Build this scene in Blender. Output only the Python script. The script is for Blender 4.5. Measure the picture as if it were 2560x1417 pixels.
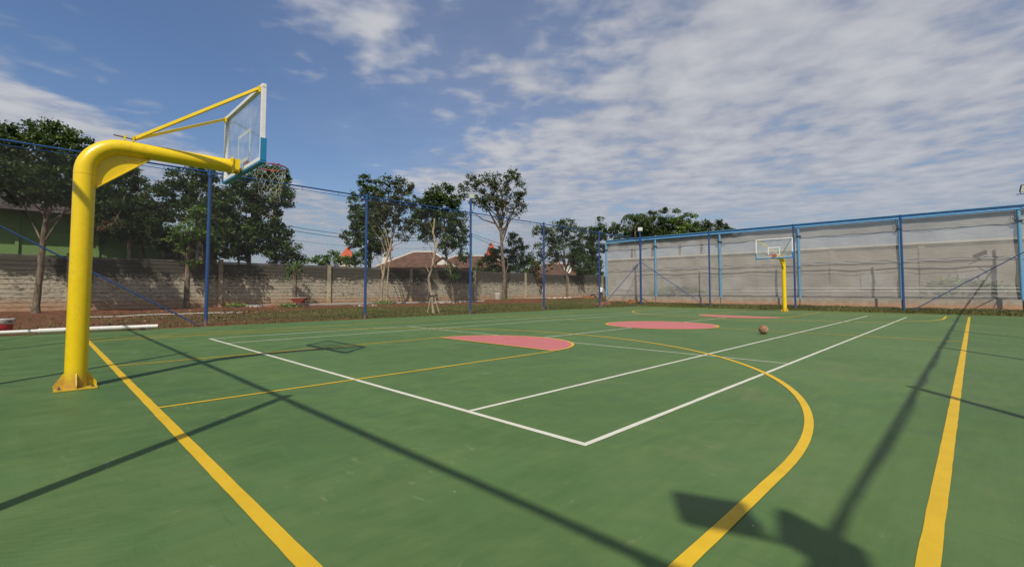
import bpy, bmesh, math, random
import numpy as np
from mathutils import Vector, Matrix
R = math.radians
random.seed(7); rng = np.random.default_rng(7)
SC = bpy.context.scene
for o in list(bpy.data.objects): bpy.data.objects.remove(o)
COL = SC.collection

# ------------------------------------------------------------------ camera
CX, CY, CH = -2.938, -2.127, 1.160
YAW, PITCH, ROLL, FPX, CPY = 0.7790, 0.0474, 0.0005, 1167.86, 670.69
cyw, syw = math.cos(YAW), math.sin(YAW)
FWD = Vector((cyw*math.cos(PITCH), syw*math.cos(PITCH), math.sin(PITCH)))
RGT = Vector((syw, -cyw, 0)); UPV = RGT.cross(FWD)
_c, _s = math.cos(ROLL), math.sin(ROLL)
RGT, UPV = (_c*RGT + _s*UPV), (-_s*RGT + _c*UPV)
CAM = Vector((CX, CY, CH))
cd = bpy.data.cameras.new('camera'); cam = bpy.data.objects.new('camera', cd); COL.objects.link(cam)
m = Matrix((RGT, UPV, -FWD)).transposed().to_4x4(); m.translation = CAM; cam.matrix_world = m
cd.sensor_width = 36; cd.lens = FPX/2560*36; cd.shift_y = -(708.5-CPY)/2560
cd.clip_start = 0.05; cd.clip_end = 4000
SC.camera = cam

# ------------------------------------------------------------------ light
SUN = Vector((-0.686, -0.552, 1.0)).normalized()          # towards the sun
EL = math.asin(SUN.z)
sl = bpy.data.lights.new('sun', 'SUN'); so = bpy.data.objects.new('sun', sl); COL.objects.link(so)
sl.energy = 4.9; sl.angle = R(0.53); sl.color = (1.0, 0.94, 0.84)
so.rotation_euler = (-SUN).to_track_quat('-Z', 'Y').to_euler()
W = bpy.data.worlds.new('World'); SC.world = W; W.use_nodes = True
SC.view_settings.view_transform = 'Standard'; SC.view_settings.look = 'None'
SC.view_settings.gamma = 1; SC.view_settings.exposure = 0.04
SC.view_settings.use_curve_mapping = False
SKY_STRENGTH = 0.122

class NT:
    """small helper to write node trees"""
    def __init__(s, nt): s.t = nt; s.n = nt.nodes; s.l = nt.links
    def new(s, typ, **kw):
        n = s.n.new(typ)
        for k, v in kw.items():
            if k == 'inp':
                for a, b in v.items(): s.set(n, a, b)
            else: setattr(n, k, v)
        return n
    def set(s, n, a, b):
        i = n.inputs[a]
        if isinstance(b, bpy.types.NodeSocket): s.l.new(b, i)
        else: i.default_value = b
    def math(s, op, a, b=0.0, c=0.0, clamp=False):
        n = s.new('ShaderNodeMath', operation=op, use_clamp=clamp); s.set(n, 0, a); s.set(n, 1, b)
        if op in ('MULTIPLY_ADD', 'SMOOTH_MIN'): s.set(n, 2, c)
        return n.outputs[0]
    def vmath(s, op, a, b=(0, 0, 0)):
        n = s.new('ShaderNodeVectorMath', operation=op); s.set(n, 0, a)
        if op == 'SCALE': s.set(n, 'Scale', b)
        elif op not in ('NORMALIZE', 'LENGTH'): s.set(n, 1, b)
        return n.outputs['Value'] if op in ('DOT_PRODUCT', 'LENGTH') else n.outputs[0]
    def noise(s, vec, scale, detail=4, rough=0.55, dist=0.0):
        n = s.new('ShaderNodeTexNoise'); s.set(n, 'Vector', vec); s.set(n, 'Scale', scale)
        s.set(n, 'Detail', detail); s.set(n, 'Roughness', rough); s.set(n, 'Distortion', dist)
        return n.outputs['Fac']
    def ramp(s, f, a, b, lo=0.0, hi=1.0, smooth=True):
        n = s.new('ShaderNodeMapRange', interpolation_type='SMOOTHSTEP' if smooth else 'LINEAR')
        s.set(n, 'Value', f); s.set(n, 'From Min', a); s.set(n, 'From Max', b); s.set(n, 'To Min', lo); s.set(n, 'To Max', hi)
        return n.outputs[0]
    def mix(s, f, a, b, mode='MIX'):
        n = s.new('ShaderNodeMix', data_type='RGBA', blend_type=mode)
        s.set(n, 0, f)
        for k, v in ((6, a), (7, b)):
            if isinstance(v, tuple) and len(v) == 3: v = v + (1,)
            s.set(n, k, v)
        return n.outputs[2]

# ---- sky: physical sky with broken altocumulus in the upper air
w = NT(W.node_tree); w.n.clear()
sky = w.new('ShaderNodeTexSky', sky_type='NISHITA', sun_disc=False, sun_elevation=EL)
sky.sun_rotation = math.atan2(SUN.x, SUN.y)
sky.air_density = 1.25; sky.dust_density = 1.6; sky.ozone_density = 2.2
tc = w.new('ShaderNodeTexCoord').outputs['Generated']
dr = w.vmath('NORMALIZE', tc)
sep = w.new('ShaderNodeSeparateXYZ', inp={0: dr})
rt = w.vmath('DOT_PRODUCT', dr, (syw, -cyw, 0)); fw = w.vmath('DOT_PRODUCT', dr, (cyw, syw, 0))
zz = w.math('ADD', w.math('MAXIMUM', sep.outputs[2], 0.0), 0.035)
A = w.math('DIVIDE', rt, zz); B = w.math('DIVIDE', fw, zz)
pv = w.new('ShaderNodeCombineXYZ', inp={0: A, 1: B, 2: 3.7}).outputs[0]
pvs = w.new('ShaderNodeCombineXYZ', inp={0: w.math('MULTIPLY', A, 1.0), 1: w.math('MULTIPLY', B, 1.0), 2: 0.3}).outputs[0]
big = w.noise(pv, 0.42, 3, 0.5)
med = w.noise(pvs, 1.7, 4, 0.5, 0.25)
fine = w.noise(pvs, 6.0, 3, 0.5, 0.15)
# main field to the right
edge = w.math('ADD', A, w.math('MULTIPLY_ADD', big, 3.2, -1.6))
main = w.ramp(edge, -1.50, 0.45)
# small bank to the far left, low
bank = w.ramp(w.math('ADD', A, w.math('MULTIPLY_ADD', B, -0.22, w.math('MULTIPLY_ADD', big, 0.9, -0.45))), -2.30, -2.75)
wisp = w.math('MULTIPLY', w.ramp(w.noise(pv, 0.8, 3, 0.5), 0.42, 0.62), 0.50)
cov = w.math('MAXIMUM', w.math('MAXIMUM', main, w.math('MULTIPLY', bank, 0.80)), wisp)
puff = w.math('MULTIPLY_ADD', fine, 0.42, w.math('MULTIPLY', med, 0.62))
thr = w.math('MULTIPLY_ADD', cov, -0.41, 0.70)
dens = w.ramp(w.math('SUBTRACT', puff, thr), -0.05, 0.24)
dens = w.math('MULTIPLY', dens, w.ramp(cov, 0.03, 0.35))
dens = w.math('MAXIMUM', dens, w.math('MULTIPLY', main, 0.42))
hz = w.ramp(sep.outputs[2], 0.0, 0.30, 1.0, 0.0)
dens = w.math('MAXIMUM', dens, w.math('MULTIPLY', w.math('POWER', hz, 1.7), w.math('MULTIPLY_ADD', main, 0.18, 0.62)))
shade = w.ramp(w.math('MULTIPLY_ADD', med, 0.55, w.math('MULTIPLY', fine, 0.5)), 0.36, 0.74)
ccol = w.mix(shade, (0.38, 0.405, 0.47), (0.62, 0.62, 0.645))
ccol = w.mix(w.math('MULTIPLY', hz, 0.85), ccol, (0.37, 0.42, 0.51))
skys = w.vmath('SCALE', sky.outputs[0], SKY_STRENGTH)
skys = w.mix(1.0, skys, (0.66, 0.745, 0.92), 'MULTIPLY')
skyc = w.vmath('SCALE', w.mix(w.math('MULTIPLY', dens, 0.90), skys, ccol), 0.91)
bg = w.new('ShaderNodeBackground', inp={'Color': skyc, 'Strength': 1.0})
wo = w.new('ShaderNodeOutputWorld'); w.l.new(bg.outputs[0], wo.inputs[0])
W.cycles.sampling_method = 'MANUAL'; W.cycles.sample_map_resolution = 512

# ------------------------------------------------------------------ geometry helpers
def ray(u, v):
    return (FWD*FPX + RGT*(u-1280) - UPV*(v-CPY)).normalized()
def atd(u, v, d):            # real point seen at photo pixel (u, v), d metres ahead of the camera
    r = ray(u, v); return CAM + r*(d/r.dot(FWD))
def aty(u, v, y):
    r = ray(u, v); return CAM + r*((y-CY)/r.y)
def atx(u, v, x):
    r = ray(u, v); return CAM + r*((x-CX)/r.x)
def gnd(u, d, z=0.04):
    p = atd(u, 726, d); p.z = z; return p
def depth_y(u, y): return (aty(u, 726, y)-CAM).dot(FWD)

class MB:
    def __init__(s): s.v = []; s.f = []; s.sm = []
    def add(s, vs, fs, smooth=False):
        b = len(s.v); s.v += [tuple(x) for x in vs]; s.f += [tuple(i+b for i in f) for f in fs]; s.sm += [smooth]*len(fs); return s
    def box(s, c, d, rot=None, org=None):
        hx, hy, hz_ = d[0]/2, d[1]/2, d[2]/2
        vs = [Vector((x*hx, y*hy, z*hz_)) for x in (-1, 1) for y in (-1, 1) for z in (-1, 1)]
        if rot is not None: vs = [rot @ q for q in vs]
        vs = [q+Vector(c) for q in vs]
        return s.add(vs, [(0, 1, 3, 2), (4, 6, 7, 5), (0, 4, 5, 1), (2, 3, 7, 6), (0, 2, 6, 4), (1, 5, 7, 3)])
    def tube(s, pts, r, n=8, caps=True, smooth=True, roll=0.0):
        pts = [Vector(p) for p in pts]
        if not isinstance(r, (list, tuple)): r = [r]*len(pts)
        rings = []; t0 = (pts[1]-pts[0]).normalized()
        up = Vector((0, 0, 1)) if abs(t0.z) < 0.9 else Vector((1, 0, 0))
        nrm = t0.cross(up).normalized()
        for i, p in enumerate(pts):
            if i == 0: t = t0
            elif i == len(pts)-1: t = (pts[i]-pts[i-1]).normalized()
            else: t = ((pts[i+1]-p).normalized()+(p-pts[i-1]).normalized()).normalized()
            nrm = (nrm-t*nrm.dot(t)).normalized(); bn = t.cross(nrm)
            rings.append([p+(nrm*math.cos(a)+bn*math.sin(a))*r[i] for a in [2*math.pi*k/n+roll for k in range(n)]])
        vs = [q for g in rings for q in g]; fs = []
        for i in range(len(pts)-1):
            for k in range(n):
                a, b = i*n+k, i*n+(k+1) % n; fs.append((a, b, b+n, a+n))
        s.add(vs, fs, smooth)
        if caps:
            s.add(rings[0], [tuple(range(n))[::-1]]); s.add(rings[-1], [tuple(range(n))])
        return s
    def bar(s, a, b, wd):    # square tube
        return s.tube([a, b], wd*0.7071, 4, smooth=False, roll=math.pi/4)
    def prism(s, poly, axis, t):   # polygon of 3D points extruded by vector
        n = len(poly); tv = Vector(axis).normalized()*t
        vs = [Vector(p)-tv/2 for p in poly]+[Vector(p)+tv/2 for p in poly]
        fs = [tuple(range(n))[::-1], tuple(range(n, 2*n))]+[(i, (i+1) % n, n+(i+1) % n, n+i) for i in range(n)]
        return s.add(vs, fs)
    def sheet(s, poly, z):
        return s.add([(p[0], p[1], z) for p in poly], [tuple(range(len(poly)))])
    def lathe(s, prof, c, n=20, smooth=True):
        c = Vector(c); vs = []
        for r, z in prof:
            for k in range(n): a = 2*math.pi*k/n; vs.append(c+Vector((r*math.cos(a), r*math.sin(a), z)))
        fs = []
        for i in range(len(prof)-1):
            for k in range(n): a, b = i*n+k, i*n+(k+1) % n; fs.append((a, b, b+n, a+n))
        return s.add(vs, fs, smooth)
    def build(s, name, mat, parent=None, bevel=0.0, loc=None):
        me = bpy.data.meshes.new(name); me.from_pydata(s.v, [], s.f)
        me.polygons.foreach_set('use_smooth', s.sm)
        bm = bmesh.new(); bm.from_mesh(me); bmesh.ops.recalc_face_normals(bm, faces=bm.faces)
        if bevel > 0:
            es = [e for e in bm.edges if len(e.link_faces) == 2 and e.calc_face_angle(0) > 0.9]
            bmesh.ops.bevel(bm, geom=es, offset=bevel, segments=2, profile=0.6, affect='EDGES')
        bm.to_mesh(me); bm.free(); me.update()
        if mat: me.materials.append(mat)
        o = bpy.data.objects.new(name, me); COL.objects.link(o)
        if parent is not None: o.parent = parent
        if loc is not None: o.location = loc
        return o
def empty(name, loc, label, cat, rz=0, group=None):
    o = bpy.data.objects.new(name, None); COL.objects.link(o); o.location = loc; o.rotation_euler = (0, 0, rz)
    o.empty_display_size = 0.3
    return tag(o, label, cat, group)
def tag(o, label=None, cat=None, group=None, kind=None):
    if label: o['label'] = label
    if cat: o['category'] = cat
    if group: o['group'] = group
    if kind: o['kind'] = kind
    return o
def copy_tree(src, parent=None):
    c = src.copy(); COL.objects.link(c); c.parent = parent
    for ch in list(src.children): copy_tree(ch, c)
    return c

# ------------------------------------------------------------------ materials
def principled(name, col=(0.5, 0.5, 0.5), rough=0.5, spec=0.5, metal=0.0):
    mt = bpy.data.materials.new(name); mt.use_nodes = True
    t = NT(mt.node_tree); b = t.n['Principled BSDF']
    b.inputs['Base Color'].default_value = (*col, 1); b.inputs['Roughness'].default_value = rough
    b.inputs['Specular IOR Level'].default_value = spec; b.inputs['Metallic'].default_value = metal
    return mt, t, b
def bumpn(t, b, h, strength=0.3, dist=0.01):
    n = t.new('ShaderNodeBump'); t.set(n, 'Height', h); n.inputs['Strength'].default_value = strength
    n.inputs['Distance'].default_value = dist; t.l.new(n.outputs[0], b.inputs['Normal'])
def pos(t): return t.new('ShaderNodeNewGeometry').outputs['Position']
def painted(name, col, dirt=(0.12, 0.08, 0.05), rough=0.35, amt=0.35, scale=9, zdirt=False):
    col = tuple(x*0.84 for x in col); mt, t, b = principled(name, col, rough)
    P = pos(t); n1 = t.noise(P, scale, 6, 0.65); n2 = t.noise(P, scale*7, 3, 0.6)
    f = t.math('MULTIPLY', t.ramp(t.math('MULTIPLY_ADD', n2, 0.35, n1), 0.68, 0.95), amt)
    c = t.mix(t.ramp(n1, 0.3, 0.7), tuple(x*0.93 for x in col), tuple(min(1, x*1.05) for x in col))
    c = t.mix(f, c, dirt)
    if zdirt:
        z = t.new('ShaderNodeSeparateXYZ', inp={0: P}).outputs[2]
        c = t.mix(t.math('MULTIPLY', t.ramp(z, 0.30, 0.0), t.ramp(n1, 0.35, 0.62, 0.1, 0.8)), c, (0.30, 0.15, 0.06))
    t.l.new(c, b.inputs['Base Color'])
    t.set(b, 'Roughness', t.math('MULTIPLY_ADD', n1, 0.25, rough-0.12))
    bumpn(t, b, t.math('MULTIPLY_ADD', n2, 0.4, n1), 0.12, 0.004)
    return mt
M = {}
M['yellow'] = painted('yellow_paint', (0.80, 0.56, 0.005), (0.35, 0.2, 0.02), 0.30, 0.35, 6, True)
M['blue'] = painted('blue_paint', (0.010, 0.062, 0.215), (0.10, 0.05, 0.03), 0.38, 0.3, 8, True)
M['skyblue'] = painted('light_blue_paint', (0.12, 0.33, 0.52), (0.12, 0.12, 0.1), 0.45, 0.4, 5)
M['white'] = painted('white_paint', (0.76, 0.75, 0.72), (0.35, 0.3, 0.24), 0.4, 0.5, 6)
M['pad'] = painted('pad_blue', (0.008, 0.19, 0.37), (0.02, 0.1, 0.16), 0.5, 0.35, 7)
M['rim'] = painted('rim_red', (0.50, 0.03, 0.02), (0.1, 0.03, 0.02), 0.4, 0.3, 12)
M['steel'] = painted('rusty_steel', (0.12, 0.09, 0.06), (0.2, 0.08, 0.03), 0.55, 0.6, 30)
M['cord'] = painted('white_cord', (0.55, 0.52, 0.42), (0.3, 0.25, 0.2), 0.8, 0.4, 30)
M['black'] = painted('dark_plastic', (0.025, 0.025, 0.03), (0.06, 0.05, 0.04), 0.5, 0.5, 9)
M['lens'] = painted('lamp_lens', (0.80, 0.82, 0.72), (0.5, 0.5, 0.45), 0.2, 0.3, 9)
M['plastic_white'] = painted('white_pvc', (0.78, 0.75, 0.68), (0.30, 0.2, 0.12), 0.38, 0.55, 5)
M['red'] = painted('red_plastic', (0.55, 0.02, 0.03), (0.2, 0.05, 0.03), 0.4, 0.3, 9)
M['barrow_red'] = painted('worn_red', (0.30, 0.05, 0.03), (0.16, 0.1, 0.07), 0.6, 0.8, 14)
M['wood'] = painted('pale_timber', (0.48, 0.38, 0.25), (0.2, 0.12, 0.07), 0.75, 0.7, 12)
M['cream'] = painted('cream_plaster', (0.70, 0.66, 0.56), (0.35, 0.3, 0.22), 0.85, 0.7, 1.2)
M['taupe'] = painted('taupe_wall', (0.31, 0.265, 0.21), (0.24, 0.20, 0.16), 0.9, 0.9, 0.35)
M['greenwall'] = painted('green_render', (0.15, 0.25, 0.07), (0.10, 0.15, 0.06), 0.85, 0.6, 1.0)
M['darkgrey'] = painted('dark_rubber', (0.03, 0.03, 0.032), (0.1, 0.07, 0.05), 0.8, 0.6, 9)
M['grey'] = painted('grey_concrete', (0.38, 0.36, 0.32), (0.22, 0.12, 0.06), 0.9, 0.8, 3)
M['stone'] = painted('pale_stone', (0.62, 0.55, 0.46), (0.35, 0.2, 0.12), 0.9, 0.6, 20)
M['cable'] = painted('black_cable', (0.02, 0.02, 0.022), (0.04, 0.04, 0.04), 0.6, 0.3, 3)
M['darkcloth'] = painted('dark_trousers', (0.015, 0.018, 0.03), (0.03, 0.03, 0.03), 0.9, 0.3, 9)
M['shirt'] = painted('white_shirt', (0.72, 0.72, 0.72), (0.5, 0.5, 0.5), 0.9, 0.3, 9)
M['skin'] = painted('skin', (0.36, 0.20, 0.13), (0.25, 0.12, 0.08), 0.6, 0.3, 9)
M['hair'] = painted('hair', (0.02, 0.015, 0.012), (0.03, 0.02, 0.02), 0.7, 0.3, 9)

# glass of the backboards
mt, t, b = principled('clear_acrylic', (0.86, 0.93, 0.95), 0.06, 0.5)
tr = t.new('ShaderNodeBsdfTransparent'); tr.inputs[0].default_value = (0.93, 0.96, 0.96, 1)
gl = t.new('ShaderNodeBsdfGlossy'); gl.inputs['Roughness'].default_value = 0.03
df = t.new('ShaderNodeBsdfDiffuse'); df.inputs[0].default_value = (0.7, 0.75, 0.78, 1)
fr = t.new('ShaderNodeFresnel'); fr.inputs[0].default_value = 1.35
m1 = t.new('ShaderNodeMixShader'); t.l.new(t.ramp(t.noise(pos(t), 5, 5), 0.35, 0.8, 0.03, 0.14), m1.inputs[0]); t.l.new(tr.outputs[0], m1.inputs[1]); t.l.new(df.outputs[0], m1.inputs[2])
m2 = t.new('ShaderNodeMixShader'); t.l.new(t.ramp(t.new('ShaderNodeLayerWeight', inp={'Blend': 0.5}).outputs['Facing'], 0.5, 1.0, 0.03, 0.30), m2.inputs[0]); t.l.new(m1.outputs[0], m2.inputs[1]); t.l.new(gl.outputs[0], m2.inputs[2])
t.l.new(m2.outputs[0], t.n['Material Output'].inputs[0]); M['glass'] = mt

# court acrylic
def court_mat(name, c1, c2, c3):
    c1, c2, c3 = [(q[0]*0.74, q[1]*0.78, q[2]*0.80) for q in (c1, c2, c3)]
    mt, t, b = principled(name, c1, 0.6, 0.22)
    P = pos(t)
    a = t.noise(P, 0.33, 5, 0.6, 0.6); bb = t.noise(P, 2.1, 6, 0.62, 0.8)
    sq = t.vmath('MULTIPLY', P, (1.0, 6.5, 1.0)); st = t.noise(sq, 1.6, 5, 0.65)
    f = t.ramp(t.math('MULTIPLY_ADD', st, 0.35, t.math('MULTIPLY_ADD', bb, 0.5, t.math('MULTIPLY', a, 0.55))), 0.50, 0.90)
    c = t.mix(f, c1, c2)
    c = t.mix(t.ramp(t.noise(P, 0.8, 4, 0.6, 1.2), 0.52, 0.72, 0, 0.5), c, c3)
    # dusty brown bloom
    c = t.mix(t.ramp(t.noise(P, 0.55, 6, 0.7, 0.4), 0.55, 0.78, 0, 0.35), c, (0.17, 0.16, 0.085))
    # pale scuffs and drag marks
    wv = t.vmath('MULTIPLY', P, (2.2, 0.7, 1)); sc = t.noise(wv, 2.3, 7, 0.7, 2.2)
    gate = t.ramp(t.noise(P, 0.9, 2, 0.5), 0.5, 0.6)
    c = t.mix(t.math('MULTIPLY', gate, t.ramp(sc, 0.60, 0.70, 0, 0.42)), c, (0.24, 0.25, 0.17))
    wv2 = t.vmath('MULTIPLY', P, (0.8, 3.0, 1)); sc2 = t.noise(wv2, 3.1, 7, 0.72, 2.6)
    c = t.mix(t.math('MULTIPLY', t.math('SUBTRACT', 1.0, gate), t.ramp(sc2, 0.61, 0.72, 0, 0.32)), c, (0.23, 0.20, 0.13))
    ck = t.noise(t.vmath('MULTIPLY', P, (3.0, 0.35, 1)), 5.0, 5, 0.7, 0.8); c = t.mix(t.ramp(ck, 0.60, 0.70, 0, 0.30), c, (0.035, 0.075, 0.025))
    # tiny bits of grit
    vo = t.new('ShaderNodeTexVoronoi', feature='F1'); t.set(vo, 'Vector', P); t.set(vo, 'Scale', 5.0)
    rc = t.new('ShaderNodeSeparateColor', inp={0: vo.outputs['Color']}).outputs[0]
    sp = t.math('MULTIPLY', t.ramp(vo.outputs['Distance'], 0.028, 0.012), t.ramp(rc, 0.93, 0.94))
    c = t.mix(sp, c, (0.5, 0.48, 0.36))
    t.l.new(c, b.inputs['Base Color'])
    t.set(b, 'Roughness', t.ramp(bb, 0.3, 0.7, 0.50, 0.70))
    g = t.noise(P, 160, 2, 0.5)
    bumpn(t, b, t.math('MULTIPLY_ADD', g, 0.35, t.math('MULTIPLY', st, 0.6)), 0.22, 0.004)
    return mt
M['court'] = court_mat('green_acrylic', (0.076, 0.136, 0.037), (0.118, 0.182, 0.057), (0.080, 0.162, 0.054))
def line_mat(name, col, worn=0.3):
    col = tuple(x*0.86 for x in col)
    mt, t, b = principled(name, col, 0.55, 0.25)
    P = pos(t); n = t.noise(P, 4, 7, 0.7); n2 = t.noise(P, 30, 5, 0.7)
    c = t.mix(t.ramp(n, 0.3, 0.7), tuple(x*0.88 for x in col), col)
    c = t.mix(t.ramp(t.math('MULTIPLY_ADD', n2, 0.6, t.math('MULTIPLY', n, 0.6)), 0.68, 0.84, 0, worn), c, (0.14, 0.17, 0.06))
    t.l.new(c, b.inputs['Base Color']); bumpn(t, b, t.noise(P, 160, 2), 0.15, 0.003)
    return mt
M['line_white'] = line_mat('white_line_paint', (0.64, 0.63, 0.52)); M['line_yellow'] = line_mat('yellow_line_paint', (0.66, 0.42, 0.018), 0.22)
M['pink'] = line_mat('pink_line_paint', (0.52, 0.155, 0.15), 0.12)

# soil and grass
mt, t, b = principled('soil_and_turf', (0.1, 0.08, 0.04), 0.95, 0.2)
P = pos(t); sx = t.new('ShaderNodeSeparateXYZ', inp={0: P})
n1 = t.noise(P, 0.5, 6, 0.65, 0.5); n2 = t.noise(P, 3.5, 6, 0.7); n3 = t.noise(P, 22, 4, 0.7)
dirt = t.mix(t.ramp(n2, 0.3, 0.7), (0.062, 0.021, 0.010), (0.17, 0.070, 0.030))
dirt = t.mix(t.ramp(n3, 0.62, 0.75, 0, 0.6), dirt, (0.32, 0.20, 0.12))
gr = t.mix(t.ramp(n2, 0.35, 0.65), (0.045, 0.040, 0.010), (0.100, 0.082, 0.021))
gr = t.mix(t.ramp(n3, 0.5, 0.75, 0, 0.5), gr, (0.15, 0.12, 0.045))
k = t.ramp(sx.outputs[1], 23.5, 28.5)                      # bare soil towards the wall
k = t.math('ADD', k, t.ramp(sx.outputs[0], 13.0, -1.0, 0, 0.50))
k = t.math('ADD', k, t.math('MULTIPLY_ADD', n1, 1.5, -0.83))
k = t.math('MULTIPLY', t.ramp(k, 0.12, 0.45), t.ramp(sx.outputs[1], 15.2, 15.6))
farp = t.ramp(sx.outputs[1], 36, 60)
c = t.mix(k, gr, dirt); t.l.new(c, b.inputs['Base Color'])
bumpn(t, b, t.math('MULTIPLY_ADD', n3, 0.6, n2), 0.8, 0.05); M['soil'] = mt

mt, t, b = principled('grass_blade', (0.1, 0.12, 0.03), 0.7, 0.25)
at = t.new('ShaderNodeAttribute', attribute_name='tone').outputs['Fac']
c = t.mix(at, (0.046, 0.058, 0.010), (0.135, 0.122, 0.034)); t.l.new(c, b.inputs['Base Color'])
b.inputs['Subsurface Weight'].default_value = 0.0; M['grass'] = mt

def leaf_mat(name, dark, mid, light, rough=0.5):
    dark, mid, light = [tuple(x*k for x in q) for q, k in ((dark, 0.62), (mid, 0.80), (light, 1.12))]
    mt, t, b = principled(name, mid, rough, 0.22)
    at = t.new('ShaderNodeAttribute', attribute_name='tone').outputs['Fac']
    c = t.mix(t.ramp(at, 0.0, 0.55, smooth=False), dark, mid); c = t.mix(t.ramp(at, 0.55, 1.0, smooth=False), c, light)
    t.l.new(c, b.inputs['Base Color'])
    tl = t.new('ShaderNodeBsdfTranslucent'); t.l.new(t.mix(0.6, c, (0.12, 0.2, 0.02)), tl.inputs[0])
    ms = t.new('ShaderNodeMixShader'); ms.inputs[0].default_value = 0.22
    t.l.new(b.outputs[0], ms.inputs[1]); t.l.new(tl.outputs[0], ms.inputs[2]); t.l.new(ms.outputs[0], t.n['Material Output'].inputs[0])
    return mt
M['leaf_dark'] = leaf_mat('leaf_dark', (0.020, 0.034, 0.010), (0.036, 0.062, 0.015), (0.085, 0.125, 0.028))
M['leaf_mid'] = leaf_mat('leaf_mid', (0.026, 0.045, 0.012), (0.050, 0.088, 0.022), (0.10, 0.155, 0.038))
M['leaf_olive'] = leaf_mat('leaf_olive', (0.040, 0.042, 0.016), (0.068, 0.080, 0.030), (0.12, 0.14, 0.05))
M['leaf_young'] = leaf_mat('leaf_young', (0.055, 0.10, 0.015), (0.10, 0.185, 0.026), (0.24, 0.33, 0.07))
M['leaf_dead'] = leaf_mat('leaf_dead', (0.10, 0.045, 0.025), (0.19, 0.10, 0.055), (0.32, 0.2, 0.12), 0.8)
def bark_mat(name, c1, c2):
    mt, t, b = principled(name, c1, 0.9, 0.2); P = pos(t)
    q = t.vmath('MULTIPLY', P, (1, 1, 0.35)); n = t.noise(q, 9, 6, 0.7); n2 = t.noise(P, 3, 4, 0.6)
    c = t.mix(t.ramp(n, 0.35, 0.65), c1, c2); c = t.mix(t.ramp(n2, 0.55, 0.7, 0, 0.5), c, (0.10, 0.11, 0.05))
    t.l.new(c, b.inputs['Base Color']); bumpn(t, b, n, 0.8, 0.03); return mt
M['bark'] = bark_mat('bark_brown', (0.07, 0.05, 0.035), (0.20, 0.155, 0.11))
M['bark_pale'] = bark_mat('bark_pale', (0.20, 0.15, 0.095), (0.40, 0.32, 0.21))

# weathered concrete boundary wall
def wall_mat(name, base, soot=0.92):
    base = tuple(x*0.86 for x in base)
    mt, t, b = principled(name, base, 0.92, 0.25); P = pos(t)
    s = t.new('ShaderNodeSeparateXYZ', inp={0: P}); z = s.outputs[2]
    oi = t.new('ShaderNodeObjectInfo').outputs['Random']
    hs = t.vmath('MULTIPLY', P, (1, 1, 4.5)); n1 = t.noise(hs, 1.3, 7, 0.7, 0.3); n2 = t.noise(P, 6, 6, 0.7)
    vs = t.vmath('MULTIPLY', P, (3.2, 3.2, 0.35)); n3 = t.noise(vs, 1.1, 5, 0.65)
    c = t.mix(t.ramp(n2, 0.3, 0.7), tuple(x*0.78 for x in base), tuple(x*1.12 for x in base))
    c = t.mix(t.math('MULTIPLY', oi, 0.18), c, (0.2, 0.19, 0.15))
    top = t.ramp(z, 1.35, 3.0)
    n4 = t.noise(t.vmath('MULTIPLY', P, (1, 1, 1.8)), 7.0, 6, 0.72)
    k = t.math('ADD', t.math('MULTIPLY', top, 0.80), t.math('MULTIPLY_ADD', n1, 1.1, t.math('MULTIPLY_ADD', n3, 0.5, t.math('MULTIPLY_ADD', n4, 1.7, -1.66))))
    c = t.mix(t.ramp(k, 0.02, 0.34, 0, soot), c, (0.030, 0.028, 0.022))
    wet = t.math('MULTIPLY', t.ramp(t.noise(hs, 2.2, 6, 0.75), 0.52, 0.64), 0.62)
    c = t.mix(wet, c, (0.075, 0.07, 0.04))
    rust = t.math('MULTIPLY', t.ramp(t.math('ADD', z, t.math('MULTIPLY_ADD', n2, 0.9, -0.45)), 0.95, 0.15), 0.62)
    c = t.mix(rust, c, (0.34, 0.165, 0.07))
    t.l.new(c, b.inputs['Base Color']); bumpn(t, b, t.math('MULTIPLY_ADD', n2, 0.5, n1), 0.6, 0.03)
    return mt
M['wall'] = wall_mat('stained_concrete', (0.47, 0.415, 0.31))
M['wallpost'] = wall_mat('stained_concrete_post', (0.50, 0.43, 0.29), 0.35)
M['mortar'] = wall_mat('dark_mortar', (0.22, 0.19, 0.14))
mt, t, b = principled('low_wall_render', (0.33, 0.28, 0.22), 0.9, 0.25); P = pos(t)
z = t.new('ShaderNodeSeparateXYZ', inp={0: P}).outputs[2]; n = t.noise(P, 2.2, 6, 0.7)
c = t.mix(t.ramp(n, 0.3, 0.7), (0.25, 0.22, 0.175), (0.37, 0.33, 0.26))
c = t.mix(t.ramp(t.math('ADD', z, t.math('MULTIPLY_ADD', n, 0.3, -0.15)), 0.62, 0.26, 0, 0.75), c, (0.36, 0.17, 0.075))
t.l.new(c, b.inputs['Base Color']); bumpn(t, b, n, 0.4, 0.02); M['lowwall'] = mt

def roof_mat(name, c1, c2, sc=16):
    mt, t, b = principled(name, c1, 0.85, 0.25); P = pos(t)
    n = t.noise(P, 1.6, 6, 0.7); n2 = t.noise(P, 7, 4, 0.7)
    c = t.mix(t.ramp(n, 0.35, 0.65), c1, c2); c = t.mix(t.ramp(n2, 0.6, 0.75, 0, 0.5), c, (0.34, 0.30, 0.26))
    t.l.new(c, b.inputs['Base Color']); bumpn(t, b, n2, 0.5, 0.04)
    return mt
M['roof_brown'] = roof_mat('old_brown_tiles', (0.085, 0.047, 0.035), (0.15, 0.078, 0.055))
M['roof_red'] = roof_mat('red_tiles', (0.34, 0.065, 0.03), (0.42, 0.10, 0.05))
M['roof_dark'] = roof_mat('dark_tiles', (0.05, 0.045, 0.04), (0.12, 0.10, 0.09))

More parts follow.
